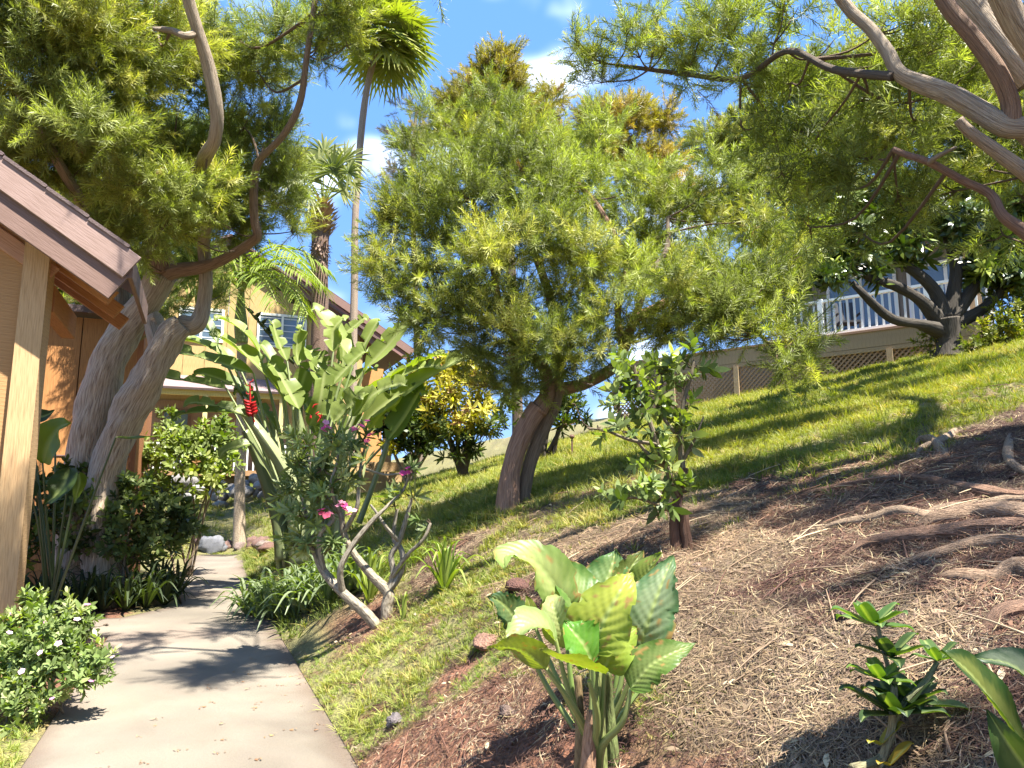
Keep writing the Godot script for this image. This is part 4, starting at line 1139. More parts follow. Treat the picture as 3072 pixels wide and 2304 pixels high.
	for f in [[Vector4(-7.820, 7.427, -20.500, 0.054), Vector4(-7.150, 8.196, -20.300, 0.040), Vector4(-6.131, 8.234, -20.000, 0.026), Vector4(-5.256, 7.360, -19.800, 0.013)], [Vector4(-7.820, 7.427, -20.500, 0.054), Vector4(-7.162, 7.825, -20.000, 0.039), Vector4(-6.241, 7.566, -19.600, 0.026), Vector4(-5.532, 6.436, -19.300, 0.013)], [Vector4(-7.820, 7.427, -20.500, 0.054), Vector4(-8.172, 8.401, -20.500, 0.040), Vector4(-8.644, 8.612, -20.300, 0.027), Vector4(-9.230, 8.025, -20.200, 0.013)], [Vector4(-7.820, 7.427, -20.500, 0.054), Vector4(-8.095, 8.568, -21.000, 0.041), Vector4(-8.046, 9.474, -21.500, 0.028), Vector4(-7.382, 10.116, -22.000, 0.015)], [Vector4(-7.820, 7.427, -20.500, 0.054), Vector4(-8.072, 7.689, -20.000, 0.039), Vector4(-8.424, 7.566, -19.600, 0.026), Vector4(-8.640, 6.953, -19.300, 0.013)], [Vector4(-7.820, 7.427, -20.500, 0.054), Vector4(-7.307, 8.167, -19.800, 0.039), Vector4(-6.444, 8.397, -19.300, 0.025), Vector4(-5.669, 7.866, -18.900, 0.012)], [Vector4(-7.820, 7.427, -20.500, 0.054), Vector4(-7.739, 7.762, -19.800, 0.039), Vector4(-7.623, 7.444, -19.200, 0.025), Vector4(-7.542, 6.560, -18.800, 0.012)], [Vector4(-7.820, 7.427, -20.500, 0.054), Vector4(-7.512, 7.996, -21.000, 0.041), Vector4(-6.801, 7.829, -21.400, 0.028), Vector4(-5.975, 6.874, -21.600, 0.014)], [Vector4(-7.820, 7.427, -20.500, 0.054), Vector4(-7.154, 7.833, -19.600, 0.039), Vector4(-6.193, 7.770, -19.000, 0.025), Vector4(-5.338, 7.260, -18.600, 0.012)], [Vector4(-7.820, 7.427, -20.500, 0.054), Vector4(-7.340, 7.700, -19.600, 0.039), Vector4(-6.672, 7.382, -19.000, 0.025), Vector4(-6.129, 6.507, -18.600, 0.012)], [Vector4(-7.820, 7.427, -20.500, 0.054), Vector4(-8.228, 8.097, -20.000, 0.039), Vector4(-8.543, 8.067, -19.500, 0.026), Vector4(-8.833, 7.125, -19.000, 0.012)], [Vector4(-7.820, 7.427, -20.500, 0.054), Vector4(-7.341, 8.644, -20.800, 0.041), Vector4(-6.252, 8.786, -20.800, 0.027), Vector4(-5.334, 8.076, -20.800, 0.014)]]:
		feather_frond(p, f, 0.85, 0.055, mixc(g, Color(0.3, 0.34, 0.07), rng.randf() * 0.7), 30, 0.7)
	var seed_stalk := MB.new()
	var prev := Vector3(-7.147, 6.511, -19.600)
	var endp := Vector3(-5.690, 4.918, -19.000)
	seed_stalk.tube([v4(prev, 0.02), v4((prev + endp) * 0.5 + Vector3(0.05, 0.1, 0), 0.02), v4(endp, 0.015)], 6, Color(0.12, 0.1, 0.04), 4)
	for k in 15:
		var t := k / 15.0
		var c := prev.lerp(endp, t) + Vector3(0.02, 0.03, 0)
		var dir := (Vector3(0.5 if k % 2 else -0.6, 0.3 if k % 2 else 0.55, 0.4)).normalized()
		seed_stalk.tube([v4(c, 0.05), v4(c + dir * 0.12, 0.055), v4(c + dir * 0.28, 0.004)], 5, Color(0.07, 0.09, 0.03), 3)
	part_w("dark_bract_stalk", seed_stalk, M.leaf, p)


# ---------------------------------------------------------------- broad leaves
func along_curve(p: Array, t: float) -> Vector3:
	var n := p.size() - 1
	var f := clampf(t, 0, 1) * n
	var k := mini(int(f), n - 1)
	var u := f - k
	var p1: Vector3 = p[k]
	var p2: Vector3 = p[k + 1]
	var p0: Vector3 = p[k - 1] if k > 0 else p1 * 2.0 - p2
	var p3: Vector3 = p[k + 2] if k + 2 <= n else p2 * 2.0 - p1
	return 0.5 * ((2.0 * p1) + (p2 - p0) * u + (2.0 * p0 - 5.0 * p1 + 4.0 * p2 - p3) * u * u + (3.0 * p1 - p0 - 3.0 * p2 + p3) * u * u * u)


# a broad blade along a curve: hint = the way its upper face looks
func broad(p: Array, width: float, hint: Vector3, o: Dictionary) -> MB:
	var mb := MB.new()
	var rows: int = o.get("rows", 26)
	var cols: int = o.get("cols", 10)
	var fold: float = o.get("fold", 0.35)
	var wave: float = o.get("wave", 0.04)
	var ripple: float = o.get("ripple", 0.0)
	var kind: String = o.get("kind", "ovate")
	var c0: Color = o.get("color", Color(0.14, 0.24, 0.04))
	var c1: Color = o.get("cream", c0)
	var rib: Color = o.get("rib", Color(0.34, 0.4, 0.14))
	var sd := rr(0, 90)
	var total := 0.0
	for k in 10:
		total += along_curve(p, k / 10.0).distance_to(along_curve(p, (k + 1) / 10.0))
	var tear: float = o.get("tear", 0.0)
	for r in rows + 1:
		var t := float(r) / rows
		var c := along_curve(p, t)
		var tg := (along_curve(p, minf(t + 0.02, 1.0)) - along_curve(p, maxf(t - 0.02, 0.0))).normalized()
		var sidev := tg.cross(hint).normalized()
		var up := sidev.cross(tg).normalized()
		var w := 0.0
		if kind == "ovate":
			w = pow(maxf(0.0, sin(PI * pow(clampf(t, 0.0, 1.0), 0.62))), 0.95)
		elif kind == "paddle":
			w = minf(1.0, pow(t * 6.0, 0.6)) * pow(1.0 - pow(t, 3.5), 0.7)
		else:
			w = 1.0 - 0.85 * pow(t, 2.2)
		w *= width * 0.5
		for q in cols + 1:
			var x := q * 2.0 / cols - 1.0
			var ax := absf(x)
			var wx := w
			if tear > 0.0:
				var nt := noise.get_noise_2d(t * 900.0 + sd * 40.0, signf(x) * 300.0)
				if nt > 0.22 and ax > 0.3:
					wx *= 1.0 - tear * smoothstep(0.22, 0.4, nt)
			if o.has("worn"):
				wx *= 1.0 - 0.16 * smoothstep(0.18, 0.34, noise.get_noise_2d(t * 420.0 + sd * 70.0, signf(x) * 500.0 + sd)) * ax
			var lift := ax * wx * fold + wave * width * sin(t * 13.0 + sd + signf(x) * 1.3) * ax * ax
			lift += ripple * width * sin((t * total / width - ax * 0.42) * TAU * 6.5) * 0.04 * (1.0 - 0.35 * ax)
			lift -= 0.012 * width * smoothstep(0.14, 0.0, ax)
			var pos := c + sidev * x * wx * cos(fold * 0.6) + up * lift
			var col := c0 * 0.85 * (1.0 + 0.18 * noise.get_noise_2d(t * 250.0 + sd * 30.0, x * 120.0))
			if o.has("cream"):
				var vn := noise.get_noise_2d((t * 1.0 - ax * 0.25) * 700.0 + sd * 50.0, x * 160.0) * 1.6 + 0.5 * noise.get_noise_2d(t * 1500.0 + sd, x * 900.0)
				var k := smoothstep(0.95, 0.25, ax + 0.25 * vn) * smoothstep(-0.05, 0.2, t + 0.1 * vn) * smoothstep(1.0, 0.75, t)
				col = mixc(col, c1, k * o.get("amount", 0.8))
			if o.has("worn"):
				var vein := 0.5 + 0.5 * sin((t * total / width - ax * 0.42) * TAU * 6.5)
				col = mixc(col, rib, 0.1 * pow(vein, 6.0))
				var sick := noise.get_noise_2d(t * 330.0 + sd * 90.0, x * 260.0 - sd * 30.0)
				col = mixc(col, Color(0.32, 0.2, 0.07), smoothstep(0.4, 0.5, sick + 0.18 * smoothstep(0.8, 1.0, ax)))
			if ax < 0.09:
				col = mixc(col, rib, 0.8)
			col.a = 1.0
			mb.vert(pos, col, Vector2(x, t))
	var wd := cols + 1
	for r in rows:
		for q in cols:
			var a := r * wd + q
			mb.quad(a, a + wd, a + wd + 1, a + 1)
	return mb


func stalk(parent: Node3D, called: String, pts: Array, col: Color, m: Material, sides := 7) -> void:
	var mb := MB.new()
	mb.tube(pts, sides, col, 5)
	part_w(called, mb, m, parent)


# a cluster of small ovate leaves round a shoot
func rosette(n: int, length: float, width: float, shoot: float, low: float, high: float, m: Material, segs := 4, widest := 0.5, droop := 0.25) -> ArrayMesh:
	var mb := MB.new()
	if shoot > 0.0:
		mb.tube([Vector4(0, -shoot * 0.6, 0, 0.004), Vector4(0, shoot * 0.5, 0, 0.003), Vector4(0, shoot, 0, 0.002)], 4, Color(0.9, 0.75, 0.6), 1)
	for k in n:
		var t := (k + 0.5) / n
		var a := k * 2.39996 + rr(-0.3, 0.3)
		var el := deg_to_rad(lerpf(high, low, t) + rr(-10, 10))
		var out := Vector3(cos(a), 0, sin(a))
		var dir := (out * sin(el) + Vector3.UP * cos(el)).normalized()
		var side := dir.cross(Vector3.UP).normalized().rotated(dir, rr(-0.35, 0.35))
		var tone := rr(0.82, 1.15)
		mb.blade(Vector3(0, shoot * t, 0), dir, side, length * rr(0.75, 1.12), width * rr(0.85, 1.1), out * rr(0, 0.15) + Vector3.DOWN * rr(0, droop), segs, Color(tone, tone, tone), Color(tone * 1.05, tone * 1.03, tone), widest)
	return mb.mesh(m)


var leafset := {}


func sets() -> void:
	leafset.ovate = [rosette(9, 0.11, 0.05, 0.1, 25, 80, M.leaf), rosette(8, 0.12, 0.052, 0.12, 20, 75, M.leaf)]
	leafset.small = [rosette(12, 0.06, 0.028, 0.09, 25, 80, M.leaf, 3), rosette(11, 0.065, 0.026, 0.1, 20, 80, M.leaf, 3)]
	leafset.long = [rosette(11, 0.17, 0.042, 0.06, 25, 85, M.leaf, 4, 0.6), rosette(12, 0.18, 0.04, 0.08, 20, 85, M.leaf, 4, 0.6)]
	leafset.big = [rosette(10, 0.3, 0.085, 0.1, 35, 100, M.thick_leaf, 4, 0.55, 0.35), rosette(11, 0.32, 0.08, 0.1, 30, 95, M.thick_leaf, 4, 0.55, 0.4)]
	leafset.star = [flower(5, 0.035, 0.03)]
	leafset.bloom = [flower(5, 0.06, 0.05), flower(5, 0.065, 0.045)]


func flower(n: int, length: float, width: float) -> ArrayMesh:
	var mb := MB.new()
	for k in n:
		var a := TAU * k / n
		var out := Vector3(cos(a), 0, sin(a))
		mb.blade(Vector3.ZERO, (out + Vector3.UP * 0.35).normalized(), out.cross(Vector3.UP), length, width, Vector3.DOWN * 0.2, 4, Color(1, 0.9, 0.8), Color.WHITE, 0.62)
	return mb.mesh(M.petal)


func flowers(tree: Node3D, called: String, spots: Array, per: int, spread: float, cols: Array, set_ := "bloom") -> void:
	for q in spots:
		for k in per:
			var o := part(called, leafset[set_][rng.randi() % leafset[set_].size()], tree)
			var p: Vector3 = v3(q) + rdir() * spread * pow(rng.randf(), 0.5)
			o.transform = world_of(tree).affine_inverse() * Transform3D(upright(Vector3(rr(-0.5, 0.7), 1.0, rr(0.0, 1.2)), rr(0, TAU)) * rr(0.5, 0.8), p)
			o.material_override = cols[rng.randi() % cols.size()]


func petal_mat(called: String, c: Color) -> StandardMaterial3D:
	var m: StandardMaterial3D = M.petal.duplicate()
	m.resource_name = called
	m.albedo_color = c.linear_to_srgb()
	return m


func shrub(called: String, label: String, base: Vector3, blobs: Array, leaves: Array, o: Dictionary, stems := 5, group := "", cat := "shrub") -> Node3D:
	var t := thing(called, label, cat, base, group)
	var nodes := []
	for k in stems:
		var b: Vector4 = blobs[rng.randi() % blobs.size()]
		var a := rr(0, TAU)
		var root := base + Vector3(cos(a), 0, sin(a)) * 0.05 * stems * 0.4
		var tip := v3(b)
		var mid := root.lerp(tip, 0.5) + Vector3(rr(-0.08, 0.08), 0.05, rr(-0.08, 0.08))
		nodes += limb(t, "stem", [v4(root - Vector3.UP * 0.05, o.get("stem", 0.018)), v4(mid, o.get("stem", 0.018) * 0.75), v4(tip, o.get("stem", 0.018) * 0.4)], o.get("stem_color", Color(0.3, 0.24, 0.17)), M.smooth_bark, 6, 0.06)
	crown(t, blobs, nodes, leaves, o)
	return t


func build_plants() -> void:
	sets()
	big_aroid()
	paddle_clump()
	strap_plants()
	pink_shrub()
	sapling()
	plumeria_tree()
	seedling()
	other_shrubs()
	stones()


# the big variegated plant beside the path
func big_aroid() -> void:
	var base := Vector3(0.339, 0.447, -3.200)
	var t := thing("dumb_cane", "large variegated dumb cane with broad yellow green leaves and a cut stump", "plant", base)
	var green := Color(0.1, 0.2, 0.04)
	var cream := Color(0.38, 0.42, 0.15)
	# [petiole base u,v,D ... blade points], width px, hint, green, cream, amount
	var L := [
		[[Vector3(0.301, 0.472, -3.250), Vector3(0.264, 0.729, -3.400), Vector3(0.242, 1.022, -3.420)], [Vector3(0.242, 1.022, -3.420), Vector3(0.196, 1.146, -3.400), Vector3(0.091, 1.267, -3.360), Vector3(-0.029, 1.296, -3.300), Vector3(-0.032, 1.242, -3.200)], 76, Vector3(-0.25, 0.75, 0.6), Color(0.2, 0.28, 0.07), Color(0.42, 0.45, 0.17), 0.9],
		[[Vector3(0.307, 0.505, -3.150), Vector3(0.249, 0.731, -3.100), Vector3(0.224, 0.944, -3.100)], [Vector3(0.224, 0.944, -3.100), Vector3(0.195, 1.038, -3.080), Vector3(0.171, 1.117, -3.100), Vector3(0.184, 1.147, -3.200)], 52, Vector3(-0.3, 0.3, 0.9), Color(0.3, 0.36, 0.12), Color(0.44, 0.46, 0.2), 0.9],
		[[Vector3(0.351, 0.422, -3.400), Vector3(0.357, 0.677, -3.450), Vector3(0.349, 0.987, -3.450)], [Vector3(0.349, 0.987, -3.450), Vector3(0.317, 1.078, -3.450), Vector3(0.258, 1.186, -3.500), Vector3(0.198, 1.298, -3.560)], 88, Vector3(0.35, 0.55, 0.75), green, cream, 0.6],
		[[Vector3(0.393, 0.355, -3.600), Vector3(0.420, 0.681, -3.600), Vector3(0.418, 1.015, -3.600)], [Vector3(0.418, 1.015, -3.600), Vector3(0.449, 1.120, -3.620), Vector3(0.487, 1.213, -3.660), Vector3(0.513, 1.297, -3.700)], 80, Vector3(-0.2, 0.4, 0.9), Color(0.08, 0.17, 0.05), cream, 0.35],
		[[Vector3(0.333, 0.538, -3.050), Vector3(0.329, 0.762, -2.980), Vector3(0.311, 0.957, -2.950)], [Vector3(0.311, 0.957, -2.950), Vector3(0.345, 1.065, -2.920), Vector3(0.410, 1.177, -2.920), Vector3(0.481, 1.260, -2.980)], 98, Vector3(-0.45, 0.15, 0.9), Color(0.3, 0.36, 0.05), Color(0.52, 0.52, 0.1), 0.7],
		[[Vector3(0.391, 0.422, -3.400), Vector3(0.479, 0.729, -3.400), Vector3(0.532, 1.035, -3.400)], [Vector3(0.532, 1.035, -3.400), Vector3(0.579, 1.138, -3.380), Vector3(0.619, 1.241, -3.360), Vector3(0.669, 1.307, -3.340)], 54, Vector3(-0.7, 0.3, 0.6), Color(0.2, 0.27, 0.05), Color(0.45, 0.45, 0.1), 0.5],
		[[Vector3(0.374, 0.472, -3.250), Vector3(0.449, 0.704, -3.200), Vector3(0.519, 0.891, -3.150)], [Vector3(0.519, 0.891, -3.150), Vector3(0.559, 1.041, -3.120), Vector3(0.621, 1.186, -3.140), Vector3(0.692, 1.304, -3.200)], 92, Vector3(-0.5, 0.25, 0.85), Color(0.09, 0.18, 0.07), Color(0.38, 0.42, 0.25), 0.9],
		[[Vector3(0.311, 0.521, -3.100), Vector3(0.227, 0.779, -3.050), Vector3(0.174, 0.990, -3.050)], [Vector3(0.174, 0.990, -3.050), Vector3(0.099, 1.055, -3.000), Vector3(0.029, 1.041, -2.940), Vector3(-0.014, 0.980, -2.900)], 66, Vector3(-0.2, 0.8, 0.5), Color(0.24, 0.32, 0.1), Color(0.42, 0.44, 0.2), 0.9],
		[[Vector3(0.316, 0.521, -3.100), Vector3(0.241, 0.740, -3.000), Vector3(0.132, 0.897, -2.950)], [Vector3(0.132, 0.897, -2.950), Vector3(0.042, 0.970, -2.900), Vector3(-0.037, 0.991, -2.880), Vector3(-0.094, 0.991, -2.860)], 58, Vector3(-0.25, 0.7, -0.4), Color(0.22, 0.26, 0.06), Color(0.36, 0.36, 0.12), 0.6],
		[[Vector3(0.330, 0.389, -3.500), Vector3(0.160, 0.681, -3.600), Vector3(0.026, 0.948, -3.600)], [Vector3(0.026, 0.948, -3.600), Vector3(-0.004, 1.008, -3.580), Vector3(-0.057, 1.065, -3.550), Vector3(-0.112, 1.094, -3.520)], 52, Vector3(0.3, 0.3, 0.9), Color(0.05, 0.11, 0.05), cream, 0.35],
		[[Vector3(0.328, 0.555, -3.000), Vector3(0.318, 0.737, -2.950), Vector3(0.307, 0.925, -2.920)], [Vector3(0.307, 0.925, -2.920), Vector3(0.275, 0.992, -2.900), Vector3(0.233, 1.043, -2.900), Vector3(0.199, 1.079, -2.920)], 76, Vector3(0.25, 0.5, 0.8), Color(0.1, 0.26, 0.03), Color(0.2, 0.36, 0.06), 0.5],
		[[Vector3(0.324, 0.555, -3.000), Vector3(0.320, 0.751, -2.900), Vector3(0.282, 0.885, -2.820)], [Vector3(0.350, 0.905, -2.840), Vector3(0.242, 0.946, -2.780), Vector3(0.157, 0.979, -2.760), Vector3(0.100, 1.008, -2.760)], 54, Vector3(0.1, 0.85, -0.3), Color(0.26, 0.3, 0.06), Color(0.42, 0.42, 0.12), 0.7],
		[[Vector3(0.337, 0.538, -3.050), Vector3(0.348, 0.723, -3.000), Vector3(0.358, 0.893, -2.960)], [Vector3(0.358, 0.893, -2.960), Vector3(0.385, 0.959, -2.940), Vector3(0.430, 1.006, -2.960), Vector3(0.497, 1.038, -3.020)], 74, Vector3(-0.3, 0.5, 0.8), Color(0.22, 0.3, 0.04), Color(0.34, 0.38, 0.07), 0.6],
		[[Vector3(0.345, 0.538, -3.000), Vector3(0.414, 0.718, -2.900), Vector3(0.444, 0.841, -2.880)], [Vector3(0.444, 0.841, -2.880), Vector3(0.512, 0.925, -2.860), Vector3(0.596, 0.971, -2.860), Vector3(0.704, 1.004, -2.900)], 62, Vector3(-0.1, 0.6, 0.7), Color(0.09, 0.16, 0.03), Color(0.4, 0.44, 0.16), 0.5],
		[[Vector3(0.386, 0.438, -3.350), Vector3(0.472, 0.640, -3.300), Vector3(0.581, 0.772, -3.300)], [Vector3(0.581, 0.772, -3.300), Vector3(0.604, 0.871, -3.280), Vector3(0.634, 0.944, -3.300), Vector3(0.640, 1.015, -3.340)], 50, Vector3(-0.9, 0.2, 0.3), Color(0.05, 0.09, 0.02), cream, 0.2],
		[[Vector3(0.346, 0.405, -3.450), Vector3(0.219, 0.705, -3.500), Vector3(0.095, 0.981, -3.550)], [Vector3(0.095, 0.981, -3.550), Vector3(0.087, 1.023, -3.550), Vector3(0.078, 1.065, -3.550), Vector3(0.065, 1.094, -3.550)], 20, Vector3(0.2, 0.3, 0.9), Color(0.16, 0.2, 0.03), cream, 0.2],
		[[Vector3(0.393, 0.355, -3.600), Vector3(0.486, 0.681, -3.600), Vector3(0.516, 1.058, -3.600)], [Vector3(0.516, 1.058, -3.600), Vector3(0.547, 1.141, -3.620), Vector3(0.582, 1.213, -3.660), Vector3(0.650, 1.292, -3.700)], 62, Vector3(0.5, 0.4, 0.7), Color(0.1, 0.13, 0.03), cream, 0.3]]
	for l in L:
		var pb: Array = l[0]
		var first: Vector3 = base.lerp(pb[0], 0.45)
		first.y = base.y - 0.02
		stalk(t, "petiole", [v4(first, 0.02), v4(pb[0] + Vector3(0, 0.06, 0), 0.017), v4(pb[1], 0.012), v4(pb[2], 0.008)], mixc(Color(0.15, 0.22, 0.06), Color(0.24, 0.26, 0.09), rng.randf()), M.thick_leaf, 8)
		var wpx: float = l[2]
		var d: float = absf((l[1][1] as Vector3).z)
		var mb := broad(l[1], wpx * d / 1580.0 * 1.45, l[3], {"rows": 90, "cols": 16, "fold": 0.32, "wave": 0.05, "ripple": 0.3, "worn": 1.0, "color": l[4], "cream": l[5], "amount": l[6] * 0.6})
		part_w("leaf", mb, M.leaf, t)
	stalk(t, "stump", [Vector4(0.287, 0.471, -3.000, 0.034), Vector4(0.295, 0.555, -3.000, 0.030), Vector4(0.297, 0.622, -3.000, 0.025), Vector4(0.305, 0.689, -3.000, 0.022), Vector4(0.311, 0.731, -3.000, 0.016)], Color(0.36, 0.22, 0.14), M.smooth_bark, 12)
	for q in [[[Vector4(0.355, 0.436, -3.100, 0.027), Vector4(0.351, 0.591, -3.100, 0.026), Vector4(0.350, 0.731, -3.100, 0.020), Vector4(0.344, 0.855, -3.100, 0.017)], Color(0.2, 0.25, 0.08)], [[Vector4(0.417, 0.418, -3.150, 0.026), Vector4(0.405, 0.575, -3.150, 0.024), Vector4(0.397, 0.717, -3.150, 0.019), Vector4(0.386, 0.855, -3.100, 0.015)], Color(0.16, 0.21, 0.07)], [[Vector4(0.268, 0.418, -3.150, 0.022), Vector4(0.278, 0.575, -3.150, 0.023), Vector4(0.275, 0.682, -3.150, 0.019), Vector4(0.270, 0.825, -3.150, 0.015)], Color(0.24, 0.18, 0.09)]]:
		stalk(t, "cane", q[0], q[1], M.smooth_bark, 10)
	# its neighbour, only partly in the picture
	base = Vector3(1.316, 0.724, -2.000)
	t = thing("dumb_cane", "dark glossy dumb cane leaves with pale flecks beside the plumeria seedling", "plant", base)
	for l in [[[Vector3(1.292, 0.836, -1.900), Vector3(1.276, 0.898, -1.900), Vector3(1.254, 0.926, -1.880)], [Vector3(1.259, 0.926, -1.880), Vector3(1.161, 1.043, -1.840), Vector3(1.081, 1.142, -1.820), Vector3(1.020, 1.189, -1.820)], 120, Vector3(-0.1, 0.85, 0.5), Color(0.035, 0.075, 0.02), Color(0.3, 0.3, 0.08), 0.4], [[Vector3(1.303, 0.836, -1.900), Vector3(1.332, 0.898, -1.900), Vector3(1.337, 0.968, -1.880)], [Vector3(1.416, 0.903, -1.950), Vector3(1.355, 1.037, -1.940), Vector3(1.271, 1.126, -1.940), Vector3(1.167, 1.149, -1.940)], 130, Vector3(-0.2, 0.8, 0.5), Color(0.03, 0.07, 0.025), Color(0.5, 0.52, 0.36), 0.3], [[Vector3(1.303, 0.836, -1.900), Vector3(1.332, 0.898, -1.900), Vector3(1.337, 0.968, -1.880)], [Vector3(1.261, 0.834, -1.800), Vector3(1.192, 0.910, -1.780), Vector3(1.131, 0.992, -1.770), Vector3(1.092, 1.069, -1.780)], 90, Vector3(-0.6, 0.5, 0.5), Color(0.05, 0.1, 0.03), Color(0.3, 0.34, 0.12), 0.2]]:
		var pb: Array = l[0]
		stalk(t, "petiole", [v4(base - Vector3(0, 0.03, 0), 0.02), v4(pb[0], 0.015), v4(l[1][0], 0.01)], Color(0.15, 0.2, 0.06), M.thick_leaf, 8)
		var wp: float = l[2]
		part_w("leaf", broad(l[1], wp * 1.85 / 1580.0 * 1.1, l[3], {"rows": 34, "cols": 14, "fold": 0.35, "wave": 0.04, "ripple": 0.3, "color": l[4], "cream": l[5], "amount": l[6]}), M.leaf, t)


